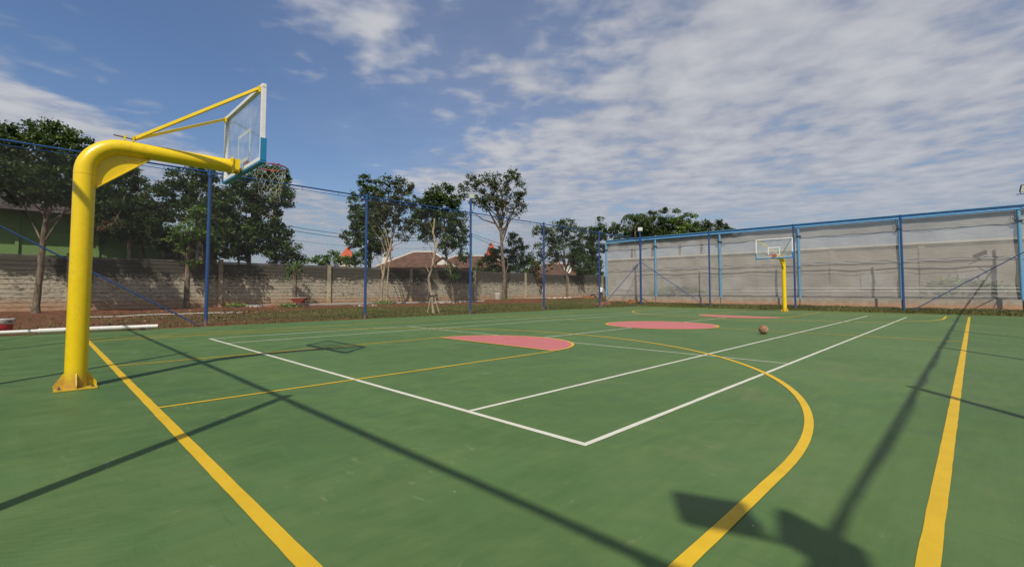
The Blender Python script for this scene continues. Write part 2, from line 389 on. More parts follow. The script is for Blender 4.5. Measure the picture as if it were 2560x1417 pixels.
# fine nylon net: real diamond mesh of thin twine, mostly open
def net_mat(name, col, pitch, twine, soft):
    mt = bpy.data.materials.new(name); mt.use_nodes = True; t = NT(mt.node_tree); t.n.clear()
    s = t.new('ShaderNodeSeparateXYZ', inp={0: t.new('ShaderNodeTexCoord').outputs['Object']})
    h = t.math('ADD', s.outputs[0], s.outputs[1])
    def stripe(e):
        f = t.math('FRACT', t.math('DIVIDE', e, pitch)); d = t.math('ABSOLUTE', t.math('SUBTRACT', f, 0.5))
        return t.math('LESS_THAN', d, twine/pitch/2)
    a = stripe(t.math('ADD', h, s.outputs[2])); c = stripe(t.math('SUBTRACT', h, s.outputs[2]))
    k = t.math('MAXIMUM', a, c)
    k = t.math('MAXIMUM', t.math('MULTIPLY', k, 0.9), soft)
    tr = t.new('ShaderNodeBsdfTransparent'); d = t.new('ShaderNodeBsdfDiffuse'); d.inputs[0].default_value = (*col, 1)
    mx = t.new('ShaderNodeMixShader'); t.l.new(k, mx.inputs[0]); t.l.new(tr.outputs[0], mx.inputs[1]); t.l.new(d.outputs[0], mx.inputs[2])
    o = t.new('ShaderNodeOutputMaterial'); t.l.new(mx.outputs[0], o.inputs[0]); return mt
M['net'] = net_mat('grey_nylon_net', (0.11, 0.115, 0.12), 0.055, 0.0033, 0.0)
M['net_hem'] = painted('net_hem', (0.05, 0.06, 0.07), (0.1, 0.1, 0.1), 0.9, 0.3, 9)

mt = bpy.data.materials.new('shade_cloth'); mt.use_nodes = True; t = NT(mt.node_tree); t.n.clear(); P = pos(t)
st = t.vmath('MULTIPLY', P, (1, 0.55, 2.4)); n = t.noise(st, 1.4, 6, 0.65, 1.4); n2 = t.noise(P, 0.5, 3, 0.6)
z = t.new('ShaderNodeSeparateXYZ', inp={0: P}).outputs[2]
cc = t.mix(t.ramp(n2, 0.3, 0.7), (0.31, 0.293, 0.262), (0.38, 0.362, 0.325))
d = t.new('ShaderNodeBsdfDiffuse'); t.l.new(cc, d.inputs[0])
bp = t.new('ShaderNodeBump'); t.set(bp, 'Height', n); bp.inputs['Strength'].default_value = 0.55; bp.inputs['Distance'].default_value = 0.05
t.l.new(bp.outputs[0], d.inputs['Normal'])
tr = t.new('ShaderNodeBsdfTransparent'); mx = t.new('ShaderNodeMixShader')
t.l.new(t.ramp(n, 0.3, 0.7, 0.54, 0.66), mx.inputs[0]); t.l.new(tr.outputs[0], mx.inputs[1]); t.l.new(d.outputs[0], mx.inputs[2])
o = t.new('ShaderNodeOutputMaterial'); t.l.new(mx.outputs[0], o.inputs[0]); M['shade'] = mt

# ------------------------------------------------------------------ ground
def height(x, y):
    h = 0.0
    if y > 15.5: h += 0.05*min(1, (y-15.5)/10)+0.02
    if x > 28.3: h += 0.22*min(1, max(0, (x-28.3)/1.6))
    h += 0.018*math.sin(x*2.1+y*1.3)*math.sin(y*1.9-x*0.7)
    return h-0.03
g = MB(); S = 1800
g.sheet([(-S, -S), (S, -S), (S, S), (-S, S)], -0.12)
o = g.build('ground', M['soil']); tag(o, kind='structure')
def grid(name, x0, x1, y0, y1, st, mat, extra=0):
    nx, ny = int((x1-x0)/st)+1, int((y1-y0)/st)+1
    vs = []
    for j in range(ny):
        for i in range(nx):
            x, y = x0+(x1-x0)*i/(nx-1), y0+(y1-y0)*j/(ny-1)
            vs.append((x, y, height(x, y)+random.gauss(0, 0.008)))
    fs = [(j*nx+i, j*nx+i+1, (j+1)*nx+i+1, (j+1)*nx+i) for j in range(ny-1) for i in range(nx-1)]
    mb = MB(); mb.add(vs, fs, True); return tag(mb.build(name, mat), kind='structure')
grid('grass_verge', -14, 75, 15.2, 33.9, 0.3, M['soil'])
grid('grass_bank', 27.9, 30.75, -9, 15.2, 0.22, M['soil'])

# court slab with a slightly ragged edge
X0, X1, Y0, Y1 = -5.3, 28.35, -5.3, 15.62
def edge_pts(a, b, n, amp):
    out = []; ph = random.random()*9
    for i in range(n):
        k = i/n; x = a[0]+(b[0]-a[0])*k; y = a[1]+(b[1]-a[1])*k
        dx, dy = b[0]-a[0], b[1]-a[1]; L = math.hypot(dx, dy); q = amp*(math.sin(k*L*1.1+ph)+0.6*math.sin(k*L*3.3+ph*2)+random.gauss(0, 0.4))
        out.append((x-dy/L*q, y+dx/L*q))
    return out
poly = edge_pts((X0, Y0), (X1, Y0), 60, 0.02)+edge_pts((X1, Y0), (X1+0.5, Y1), 60, 0.05)+edge_pts((X1+0.5, Y1), (X0, Y1-0.15), 120, 0.06)+edge_pts((X0, Y1), (X0, Y0), 60, 0.02)
mb = MB(); n = len(poly)
vs = [(p[0], p[1], 0) for p in poly]+[(p[0], p[1], -0.1) for p in poly]
mb.add(vs, [tuple(range(n))]+[(i, i+n, (i+1) % n+n, (i+1) % n) for i in range(n)])
court = mb.build('court_surface', M['court']); tag(court, kind='structure')

# painted markings: thin sheets, each a hair above the one below
L, WD, AL = 23.77, 10.97, 1.37
YN, YF, YC, XM = -1.95, 12.85, 5.45, L/2
zi = [0.002]
def nz(): zi[0] += 0.0002; return zi[0]
def pline(x0, y0, x1, y1, wd, mat, name):
    dx, dy = x1-x0, y1-y0; Ln = math.hypot(dx, dy); nx_, ny_ = -dy/Ln*wd/2, dx/Ln*wd/2
    m_ = MB(); z_ = nz(); k_ = max(1, int(Ln/0.14)); vs = []
    for i in range(k_+1):
        q = i/k_; j1, j2 = [1+random.gauss(0, 0.0011)/(wd/2)*(0 < i < k_) for _ in (0, 1)]
        vs += [(x0+dx*q+nx_*j1, y0+dy*q+ny_*j1, z_), (x0+dx*q-nx_*j2, y0+dy*q-ny_*j2, z_)]
    m_.add(vs, [(2*i, 2*i+1, 2*i+3, 2*i+2) for i in range(k_)])
    return m_.build(name, mat, court)
def ringarc(cx, cy, r, wd, a0, a1, mat, name, n=72):
    m_ = MB(); z_ = nz(); vs = []
    for i in range(n+1):
        a = a0+(a1-a0)*i/n
        for q in (r-wd/2, r+wd/2): vs.append((cx+q*math.cos(a), cy+q*math.sin(a), z_))
    m_.add(vs, [(2*i, 2*i+1, 2*i+3, 2*i+2) for i in range(n)])
    return m_.build(name, mat, court)
lw = 0.05; Yl = M['line_yellow']; Wl = M['line_white']
for y in (0, AL, WD-AL, WD): pline(-lw/2, y, L+lw/2, y, lw, Wl, 'white_line')
for x in (0, L): pline(x, -lw/2, x, WD+lw/2, lw*1.15, Wl, 'white_line')
for x in (5.485, L-5.485): pline(x, 0, x, WD, lw*0.8, Wl, 'white_line')
pline(5.485, WD/2, L-5.485, WD/2, lw, Wl, 'white_line')
yw = 0.078
for y in (YN, YF): pline(-2.1-yw/2, y, L+2.1+yw/2, y, yw*(1 if y < 0 else 0.7), Yl, 'yellow_line')
for x in (-2.1, L+2.1): pline(x, YN, x, YF, yw, Yl, 'yellow_line')
pline(XM, YN, XM, YF, 0.05, Yl, 'yellow_line')
for sgn, xb in ((1, -2.1), (-1, L+2.1)):
    F = xb+sgn*6.14; kw = 1.81; xc = xb+sgn*2.55; r3 = 6.66
    for q in (-1, 1):
        pline(xb, YC+q*kw, F, YC+q*kw, 0.05, Yl, 'yellow_line')
        pline(xb, YC+q*r3, xc, YC+q*r3, 0.07, Yl, 'yellow_line')
    a0, a1 = (-math.pi/2, math.pi/2) if sgn > 0 else (math.pi/2, 1.5*math.pi)
    ringarc(xc, YC, r3, 0.07, a0, a1, Yl, 'yellow_line', 96)
    n = 48; m_ = MB(); m_.sheet([(F+kw*math.cos(a0+(a1-a0)*i/n), YC+kw*math.sin(a0+(a1-a0)*i/n)) for i in range(n+1)], 0.0085+0.0002*sgn)
    m_.build('pink_area', M['pink'], court)
zi[0] = 0.0095
n = 72; MB().sheet([(XM+1.8*math.cos(2*math.pi*i/n), YC+1.8*math.sin(2*math.pi*i/n)) for i in range(n)], 0.009).build('pink_area', M['pink'], court)
ringarc(XM, YC, 1.8, 0.06, 0, 2*math.pi, Yl, 'yellow_line')
for sgn, xb in ((1, -2.1), (-1, L+2.1)):
    F = xb+sgn*6.14; a0, a1 = (-math.pi/2, math.pi/2) if sgn > 0 else (math.pi/2, 1.5*math.pi)
    ringarc(F, YC, kw, 0.055, a0, a1, Yl, 'yellow_line', 48)
    pline(F, YC-kw, F, YC+kw, 0.05, Yl, 'yellow_line')

# ------------------------------------------------------------------ basketball hoops
def make_hoop(label, loc, rz, netlen, netseed):
    rn = random.Random(netseed)
    T = empty('basketball_hoop', loc, label, 'basketball hoop', rz)
    rp, ra, zc, br = 0.104, 0.096, 2.965, 0.37
    pts = [(0, 0, 0.02), (0, 0, 1.2), (0, 0, zc-br)]; rr = [rp, rp, rp]
    for i in range(1, 13):
        a = math.pi/2*i/12; pts.append((br-br*math.cos(a), 0, zc-br+br*math.sin(a))); rr.append(rp+(ra-rp)*i/12)
    pts.append((1.55, 0, zc-0.005)); rr.append(ra)
    MB().tube(pts, rr, 28).build('pole', M['yellow'], T)
    MB().tube([(0, 0, zc-br-0.034), (0, 0, zc-br-0.026)], rp+0.0022, 28).build('weld_seam', M['yellow'], T)
    MB().tube([(br+0.036, 0, zc), (br+0.044, 0, zc)], ra+0.0022, 28).build('weld_seam', M['yellow'], T)
    # bracket plate in the elbow with a flange along its edge
    cor = [(0.10, 0, 2.40)]
    for i in range(13):
        a = math.pi/2*i/12; rI = br-rp+0.02; cor.append((br-rI*math.cos(a), 0, zc-br+rI*math.sin(a)))
    cor.append((0.66, 0, zc-ra+0.02))
    MB().prism(cor, (0, 1, 0), 0.012).build('gusset_plate', M['yellow'], T)
    a_, b_ = Vector((0.105, 0, 2.40)), Vector((0.655, 0, zc-ra+0.01)); dv = (b_-a_).normalized(); nv = dv.cross(Vector((0, 1, 0))).normalized()
    MB().box((a_+b_)/2+nv*0.009, ((b_-a_).length, 0.075, 0.010), Matrix((dv, Vector((0, 1, 0)), dv.cross(Vector((0, 1, 0))))).transposed()).build('gusset_flange', M['yellow'], T, 0.002)
    MB().box((0, 0, 0.012), (0.38, 0.38, 0.018)).build('base_plate', M['yellow'], T, 0.003)
    for i in range(4):
        a = i*math.pi/2; c_, s_ = math.cos(a), math.sin(a)
        pl = [(rp-0.01, 0.021), (0.19, 0.021), (0.19, 0.055), (rp+0.005, 0.185), (rp-0.01, 0.185)]
        MB().prism([(x*c_, x*s_, z) for x, z in pl], (-s_, c_, 0), 0.010).build('base_fin', M['yellow'], T, 0.0015)
        a += math.pi/4; x, y = 0.205*math.cos(a), 0.205*math.sin(a)
        MB().lathe([(0.0001, 0.0), (0.016, 0.0), (0.016, 0.014), (0.008, 0.014), (0.008, 0.036), (0.0001, 0.036)], (x, y, 0.021), 6, False).build('anchor_bolt', M['steel'], T)
    # backboard
    bx, zt, zb_, hw = 1.705, 3.95, 2.895, 0.90
    fr = MB(); fw_ = 0.05; th = 0.055
    fr.box((bx, 0, zt-fw_/2), (th, 2*hw, fw_)); fr.box((bx, 0, zb_+fw_/2+0.008), (th, 2*hw-0.012, fw_))
    for q in (-1, 1): fr.box((bx, q*(hw-fw_/2), (zt+zb_)/2), (th, fw_, zt-zb_-2*fw_-0.012))
    BF = fr.build('backboard_frame', M['white'], T, 0.003)
    MB().box((bx+0.008, 0, (zt+zb_)/2), (0.012, 2*hw-2*fw_+0.01, zt-zb_-2*fw_+0.01)).build('glass_pane', M['glass'], BF)
    tq = MB(); tz0, tz1, tw, lt = 3.05, 3.50, 0.295, 0.05
    xf = bx+0.0155
    tq.box((xf, 0, tz1-lt/2), (0.002, 2*tw, lt)); tq.box((xf, 0, tz0+lt/2), (0.002, 2*tw, lt))
    for q in (-1, 1): tq.box((xf, q*(tw-lt/2), (tz0+tz1)/2), (0.002, lt, tz1-tz0-2*lt))
    tq.build('target_square', M['white'], BF)
    pd = MB(); pt_ = 0.075
    pd.box((bx+0.004, 0, zb_-0.012), (pt_, 2*hw+0.03, 0.030))
    pd.box((bx+th/2+0.006, 0, zb_+0.022), (0.012, 2*hw+0.03, 0.045))
    for q in (-1, 1):
        pd.box((bx+0.004, q*(hw+0.008), zb_+0.155), (pt_, 0.022, 0.305))
        pd.box((bx+th/2+0.006, q*(hw-0.022), zb_+0.175), (0.012, 0.045, 0.26))
    pd.build('edge_padding', M['pad'], BF, 0.004)
    # bracket between arm and board
    mk = MB(); mk.box((1.555, 0, zc), (0.014, 0.225, 0.225)); mk.box((1.645, 0, zc+0.0), (0.012, 0.22, 0.20))
    for q in (-1, 1): mk.prism([(1.53, q*0.085, zc-0.10), (1.64, q*0.085, zc-0.08), (1.64, q*0.085, zc+0.09), (1.53, q*0.085, zc+0.10)], (0, 1, 0), 0.010)
    mk.build('mounting_bracket', M['yellow'], T, 0.002)
    # stays with threaded adjuster
    an = Vector((0.46, 0, zc+ra+0.045))
    for q in (-1, 1):
        e = Vector((bx-0.05, q*(hw-0.09), zt-0.06))
        s_ = MB().bar(an+Vector((0, q*0.02, 0)), e, 0.036).build('stay_bar', M['yellow'], T)
        MB().box(e+Vector((0.012, 0, -0.005)), (0.03, 0.055, 0.085)).build('stay_clip', M['yellow'], s_, 0.002)
    MB().box((0.445, 0, zc+ra+0.035), (0.016, 0.10, 0.075)).build('stay_bracket', M['yellow'], T, 0.002)
    MB().box((0.36, 0, zc+ra+0.032), (0.022, 0.06, 0.07)).build('stay_bracket', M['yellow'], T, 0.002)
    MB().tube([(0.25, 0, zc+ra+0.050), (0.45, 0, zc+ra+0.034)], 0.009, 8).build('threaded_rod', M['steel'], T)
    # rim, spring plate and net
    rc = Vector((bx+0.01+0.15+0.225, 0, 3.05)); rm = MB(); n = 40
    ring = [rc+Vector((0.229*math.cos(2*math.pi*i/n), 0.229*math.sin(2*math.pi*i/n), 0)) for i in range(n+1)]
    rm.tube(ring, 0.0095, 10, caps=False)
    rm.box((bx+0.05, 0, 3.02), (0.02, 0.20, 0.14))
    for q in (-1, 1):
        rm.tube([(bx+0.05, q*0.07, 3.045), (rc.x-0.19, q*0.125, 3.045)], 0.009, 8)
        rm.tube([(bx+0.05, q*0.06, 2.965), (rc.x-0.19, q*0.125, 3.035)], 0.009, 8)
    RM = rm.build('rim', M['rim'], T)
    nm = MB(); K = 12; rows = 6; P_ = {}
    for j in range(rows+1):
        k = j/rows; rad = 0.226*(1-0.42*min(1, k*1.25)); zz_ = 3.035-netlen*k
        for i in range(K):
            a = 2*math.pi*(i+0.5*(j % 2))/K+0.05*rn.uniform(-1, 1)*(k > 0)
            jr = 0.030*k; P_[(j, i)] = rc+Vector((rad*math.cos(a)+rn.gauss(0, jr), rad*math.sin(a)+rn.gauss(0, jr), zz_-3.05+rn.gauss(0, 0.028*k)))
    for j in range(rows):
        for i in range(K):
            for i2 in ((i, (i+1) % K) if j % 2 else (i, (i-1) % K)):
                a, b2 = P_[(j, i)], P_[(j+1, i2)]
                if j >= rows-2 and rn.random() < 0.25: continue
                md = (a+b2)/2+Vector((rn.gauss(0, 0.007), rn.gauss(0, 0.007), -0.012)); nm.tube([a, md, b2], 0.0028, 4)
    nm.build('net', M['cord'], RM)
    return T
make_hoop('large yellow basketball hoop close up on the left, its backboard seen from behind', (-2.59, 5.50, 0), 0, 0.48, 3)
make_hoop('distant yellow basketball hoop in front of the grey shade screen, backboard facing the court', (26.45, 5.43, 0), math.pi, 0.40, 5)

# ------------------------------------------------------------------ perimeter net fences
FX0, FX1, FY0, FY1 = -4.53, 29.24, -4.42, 15.90
HR, HP = 5.10, 5.20
def fence(name, label, A_, B_, posts, inward, sag=0.0, hem=0.010, braces=((0, 1), (1, 1)), ext=()):
    A_, B_ = Vector(A_), Vector(B_); dv = (B_-A_); Ln = dv.length; dv.normalize(); inn = Vector(inward)
    T = empty(name, A_, label, 'fence')
    loc = lambda s, off=0, z=0: dv*s+inn*off+Vector((0, 0, z))
    for i, s in enumerate(posts):
        h = HP+(ext[i] if i < len(ext) else 0)
        MB().tube([loc(s, 0, -0.1), loc(s, 0, h)], 0.054, 14).build('post', M['blue'], T)
    zr = HR
    MB().tube([loc(0.0, 0, zr), loc(Ln, 0, zr)], 0.026, 10).build('top_rail', M['blue'], T)
    # net wire hanging just below the rail on clips
    pts = []; NN = int(Ln/0.6)
    for i in range(NN+1):
        s = Ln*i/NN; pts.append(loc(s, 0.06, zr-0.125-0.012*abs(math.sin(s*1.9))-sag*(0.5+0.5*math.sin(s*2.3+math.sin(s)*1.7))))
    MB().tube(pts, hem, 6).build('net_wire', M['net_hem'] if hem > 0.012 else M['blue'], T)
    for s0 in np.arange(1.4, Ln-0.5, 1.42):
        MB().tube([loc(s0, 0.0, zr-0.02), loc(s0, 0.05, zr-0.14)], 0.012, 6).build('rail_clip', M['blue'], T)
    nt_ = MB(); cols = int(Ln/0.8)
    vs = []
    for i in range(cols+1):
        s = Ln*i/cols
        for j in range(8):
            k = j/7; vs.append(loc(s, 0.06+0.035*math.sin(s*1.3+k*3)*math.sin(k*3.14), 0.03+(zr-0.16)*k))
    nt_.add(vs, [(8*i+j, 8*i+8+j, 8*i+9+j, 8*i+1+j) for i in range(cols) for j in range(7)], True)
    nt_.build('net', M['net'], T)
    for e, sg in ((0.0, 1), (Ln, -1)):
        s1 = posts[1] if sg > 0 else posts[-2]
        MB().tube([loc(e+sg*0.05, 0, 3.32), loc(s1-sg*0.18, 0, 0.02)], 0.022, 8).build('diagonal_brace', M['blue'], T)
        MB().tube([loc(e+sg*0.04, 0, 4.42), loc(e+sg*0.62, 0, zr-0.02)], 0.017, 8).build('corner_strut', M['blue'], T)
    return T
px_ = [0.97-FX0, 6.63-FX0, 12.34-FX0, 18.0-FX0, 23.75-FX0]
LX = FX1-FX0; LY = FY1-FY0
fence('net_fence', 'blue post and net fence along the left side before the concrete wall',
      (FX0, FY1, 0), (FX1, FY1, 0), [0]+px_+[LX], (0, -1, 0), ext=(0.9, 0, 0, 0.62, 0, 0, 0.50))
fence('net_fence', 'blue post and net fence across the far end, in front of the grey shade screen',
      (FX1, FY0, 0), (FX1, FY1, 0), [0.0, 0.53-FY0, 5.57-FY0, 10.68-FY0, LY-0.05], (-1, 0, 0), ext=(0.7, 0, 0, 0, 0))
fence('net_fence', 'near fence outside the frame whose rail shadow lies along the right sideline',
      (FX0+0.1, FY0, 0), (FX1-0.1, FY0, 0), [0.0]+[p-0.1 for p in px_]+[LX-0.2], (0, 1, 0), sag=0.07, hem=0.013)
fence('net_fence', 'fence behind the near hoop outside the frame whose rail shadow crosses the near court',
      (FX0, FY0, 0), (FX0, FY1-0.1, 0), [0.0, 0.43-FY0, 5.5-FY0, 10.55-FY0, LY-0.1], (1, 0, 0), sag=0.02, hem=0.014)

# floodlights on the posts
def floodlight(loc, rz, tilt, label, size=(0.36, 0.28), group='floodlights on the fence posts', face='lens', arm=0.0):
    T = empty('floodlight', loc, label, 'floodlight', rz, group)
    rt_ = Matrix.Rotation(tilt, 3, 'Y'); w_, h_ = size
    MB().box(rt_ @ Vector((-0.035, 0, 0)), (0.07, w_, h_), rt_).build('housing', M['black'], T, 0.006)
    MB().box(rt_ @ Vector((0.0035, 0, 0)), (0.006, w_-0.03, h_-0.03), rt_).build('lens', M[face], T)
    br_ = MB(); br_.box((-0.02, 0, -h_/2-0.07), (0.04, w_*0.9, 0.012))
    for q in (-1, 1): br_.prism([(-0.04, q*(w_/2+0.008), -h_/2-0.07), (0.0, q*(w_/2+0.008), -h_/2-0.07), (-0.01, q*(w_/2+0.008), 0.03), (-0.04, q*(w_/2+0.008), 0.03)], (0, 1, 0), 0.006)
    br_.build('bracket', M['black'], T)
    if arm: MB().tube([(-0.02, 0, -h_/2-0.07), (-0.02, arm, -h_/2-0.09)], 0.018, 8).build('arm', M['blue'], T)
    return T
def face_cam(p, off=0): return math.atan2(CY-p[1], CX-p[0])+off
p = (12.36, 15.86, 5.96); floodlight(p, face_cam(p, 0.1), R(22), 'floodlight on the raised blue fence post in front of the bare-branched tree', (0.30, 0.24))
p = (29.15, 15.82, 5.84); floodlight(p, face_cam(p, 0.0), R(12), 'small floodlight above the far corner post where the two fences meet')
p = (29.1, -4.02, 5.90); floodlight(p, face_cam(p, 0.5), R(25), 'dark-edged floodlight cut by the right edge of the photo, above the shade screen', (0.40, 0.34), arm=-0.35)
p = (-4.42, -4.36, 5.88); floodlight(p, R(21), R(26), 'floodlight behind the camera whose square shadow falls on the yellow arc', (0.37, 0.29), arm=-0.3)
p = (-4.40, -4.86, 5.88); floodlight(p, R(-27), R(26), 'floodlight behind the camera whose shadow falls at the lower right edge', (0.42, 0.34), arm=0.3)
p = (-4.50, 13.0, 2.3)

# ------------------------------------------------------------------ ball
def ball(loc, r):
    mt, t, b = principled('worn_leather', (0.35, 0.16, 0.07), 0.6, 0.3)
    oc = t.new('ShaderNodeTexCoord').outputs['Object']
    s = t.new('ShaderNodeSeparateXYZ', inp={0: t.vmath('NORMALIZE', oc)})
    n = t.noise(oc, 14, 5, 0.65)
    base = t.mix(t.ramp(n, 0.35, 0.65), (0.15, 0.068, 0.030), (0.25, 0.135, 0.065))
    pale = t.math('GREATER_THAN', t.math('MULTIPLY', s.outputs[0], t.math('ADD', s.outputs[1], 0.12)), 0.12)
    base = t.mix(t.math('MULTIPLY', pale, 0.75), base, (0.36, 0.25, 0.16))
    def gv(e): return t.math('LESS_THAN', t.math('ABSOLUTE', e), 0.03)
    k = t.math('MAXIMUM', gv(s.outputs[0]), gv(s.outputs[1]))
    rr_ = t.math('SUBTRACT', t.math('POWER', t.math('MULTIPLY', s.outputs[2], s.outputs[2]), 1.0), t.math('MULTIPLY_ADD', t.math('MULTIPLY', s.outputs[0], s.outputs[0]), 0.9, 0.10))
    k = t.math('MAXIMUM', k, gv(rr_))
    t.l.new(t.mix(t.math('MULTIPLY', k, 0.8), base, (0.42, 0.34, 0.24)), b.inputs['Base Color'])
    bumpn(t, b, t.math('MULTIPLY_ADD', k, -1.0, t.math('MULTIPLY', n, 0.2)), 0.5, 0.004)
    me = bpy.data.meshes.new('ball'); bm = bmesh.new(); bmesh.ops.create_uvsphere(bm, u_segments=32, v_segments=20, radius=r)
    bm.to_mesh(me); bm.free(); me.polygons.foreach_set('use_smooth', [True]*len(me.polygons)); me.materials.append(mt)
    o = bpy.data.objects.new('basketball', me); COL.objects.link(o); o.location = loc; o.rotation_euler = (0.7, 0.5, 0.9)
    tag(o, 'worn brown and cream basketball resting on the court near the centre line', 'ball')
ball((10.73, 1.91, 0.121), 0.121)

# ------------------------------------------------------------------ boundary wall of the neighbours
NP = 14; DX = 7.355; WX0 = -1.75-2*DX; WY0 = 33.95
wy = lambda x: 33.95-0.0169*(x+1.75)
WT = empty('concrete_wall', (WX0, wy(WX0), 0), 'long weathered concrete block wall with posts along the left side', 'wall')
nc = 12; chh = 2.98/nc
cm = MB().box((0, 0, 0), (DX-0.22, 0.11, chh-0.022)); cobj = None
for i in range(NP-1):
    for j in range(nc):
        if cobj is None: cobj = cm.build('concrete_course', M['wall'], WT, 0.008); o = cobj
        else: o = cobj.copy(); COL.objects.link(o); o.parent = WT
        o.location = (DX*(i+0.5), -0.0169*DX*(i+0.5)+random.uniform(-0.010, 0.010), 0.0+chh*(j+0.5)); o.rotation_euler = (random.uniform(-0.006, 0.006), 0, -0.0169)
MB().box((DX*(NP-1)/2, -0.0169*DX*(NP-1)/2+0.015, 1.46), (DX*(NP-1), 0.05, 2.9), Matrix.Rotation(-0.0169, 3, 'Z')).build('mortar_core', M['mortar'], WT)
for i in range(NP-1):
    MB().box((DX*(i+0.5), -0.0169*DX*(i+0.5), 3.03), (DX-0.24, 0.15, 0.085), Matrix.Rotation(-0.0169, 3, 'Z')).build('coping', M['roof_dark'], WT, 0.01)
pm = None
for i in range(NP):
    if pm is None:
        pm = MB().box((0, 0, 0), (0.24, 0.26, 3.2)).build('wall_post', M['wallpost'], WT, 0.012); o = pm
    else: o = pm.copy(); COL.objects.link(o); o.parent = WT
    o.location = (DX*i, -0.0169*DX*i-0.07, 1.56)
    MB().box((DX*i, -0.0169*DX*i-0.06, 3.19), (0.30, 0.32, 0.05)).build('post_cap', M['roof_dark'], WT, 0.008)
FT = MB()
FT.box((WX0+DX*4.6, wy(WX0+DX*4.6)-0.50, 0.10), (DX*3.0, 0.35, 0.16), Matrix.Rotation(-0.0169, 3, 'Z'))
tag(FT.build('concrete_footing', M['grey'], None, 0.01), 'low concrete footing strip along the foot of the wall behind the wheelbarrow', 'footing')

# ------------------------------------------------------------------ far end: low wall, light blue frame and shade cloth
SX = 31.0; SY = [-9.0, -3.83, 0.74, 5.72, 10.62, 15.56, 20.1]
LWt = empty('low_wall', (SX, 0, 0), 'low concrete wall stained with red mud below the shade screen', 'wall')
for a, b2 in zip(SY[:-1], SY[1:]):
    MB().box((0, (a+b2)/2, 0.40), (0.16, b2-a-0.05, 0.62)).build('wall_panel', M['lowwall'], LWt, 0.008)
MB().box((-0.22, (SY[0]+SY[-1])/2, 0.16), (0.34, SY[-1]-SY[0], 0.15)).build('footing', M['stone'], LWt, 0.01)
MB().box((0.01, (SY[0]+SY[-1])/2, 0.38), (0.06, SY[-1]-SY[0]-0.1, 0.56)).build('mortar_core', M['darkgrey'], LWt)
ST = empty('shade_screen', (SX, 0, 0), 'tall light blue frame hung with grey translucent shade cloth behind the far hoop', 'screen')
for y in SY[1:]:
    MB().tube([(0.0, y, 0.715), (0.0, y, 5.16)], 0.075, 14).build('post', M['skyblue'], ST)
    MB().box((-0.02, y, 4.62), (0.20, 0.28, 0.06)).build('post_collar', M['black'], ST, 0.01)
    cpt = [(-0.06, y+0.14, 5.20)]+[(-0.10, y+0.12+0.10*math.cos(a), 4.75+0.09*math.sin(a)-0.0*a) for a in np.linspace(1.2, 6.8, 12)]
    MB().tube(cpt, 0.014, 6).build('loose_cable', M['cable'], ST)
bm_ = MB(); ya, yb = SY[0], SY[-1]; ym = (ya+yb)/2; yl = yb-ya
bm_.box((0, ym, 5.40), (0.18, yl, 0.035)); bm_.box((0, ym, 5.29), (0.03, yl, 0.185)); bm_.box((0, ym, 5.18), (0.18, yl, 0.035))
bm_.build('top_beam', M['skyblue'], ST, 0.004)
for z_ in (2.82,):
    MB().tube([(0.03, ya, z_), (0.03, yb, z_)], 0.015, 8).build('middle_rail', M['white'], ST)
def cloth(name, x, z0, z1, amp, nz_=10, seed=1):
    rnd = random.Random(seed); cols = int(yl/0.35); vs = []
    for i in range(cols+1):
        y = ya+yl*i/cols
        for j in range(nz_+1):
            k = j/nz_; z = z0+(z1-z0)*k
            vs.append((x+amp*math.sin(k*3.14)*(math.sin(y*1.7+k*4)+0.5*math.sin(y*4.1-k*7))+rnd.gauss(0, amp*0.12), y, z))
    q = nz_+1
    m_ = MB(); m_.add(vs, [(q*i+j, q*i+q+j, q*i+q+1+j, q*i+1+j) for i in range(cols) for j in range(nz_)], True)
    return m_.build(name, M['shade'], ST)
cloth('shade_cloth', 0.10, 2.83, 5.15, 0.035, seed=2); cloth('shade_cloth', 0.11, 0.72, 2.81, 0.045, seed=3)
cloth('shade_valance', 0.135, 4.52, 5.14, 0.02, 4, 4)
# folded cloth edges along the rails
fe = MB()
for z_ in (4.50, 2.86, 0.80):
    pts = [(0.07, ya+yl*i/140, z_+0.012*math.sin(i*0.9)+random.gauss(0, 0.007)) for i in range(141)]
    fe.tube(pts, 0.016, 5)
fe.build('cloth_hem', M['net_hem'], ST)

# building, rails and bushes seen dimly through the cloth
BT = empty('long_building', (46, 6, 0), 'long taupe building seen dimly through the grey shade cloth', 'building')
MB().box((6, -6, 2.45), (8, 62, 5.1)).build('wall', M['taupe'], BT)
MB().box((1.9, -6, 5.05), (0.2, 62.4, 0.16)).build('fascia', M['cream'], BT)
for i in range(9):
    MB().box((1.95, -30+i*6.2, 2.4), (0.12, 0.35, 4.9)).build('pilaster', M['taupe'], BT)
    MB().box((1.96, -27+i*6.2, 1.9), (0.10, 2.2, 1.3)).build('window', M['grey'], BT)
for i, (z_, x_) in enumerate(((0.85, 33.4), (1.12, 34.6), (1.32, 36.0))):
    y1 = 15.0-2.2*i; y0 = -9.0
    tag(MB().tube([(x_, y0, z_), (x_, y1, z_)], 0.035, 8).build('white_pipe', M['plastic_white']),
        ('lowest and nearest', 'middle', 'highest and shortest')[i]+' of the three white pipes running behind the shade screen', 'pipe')

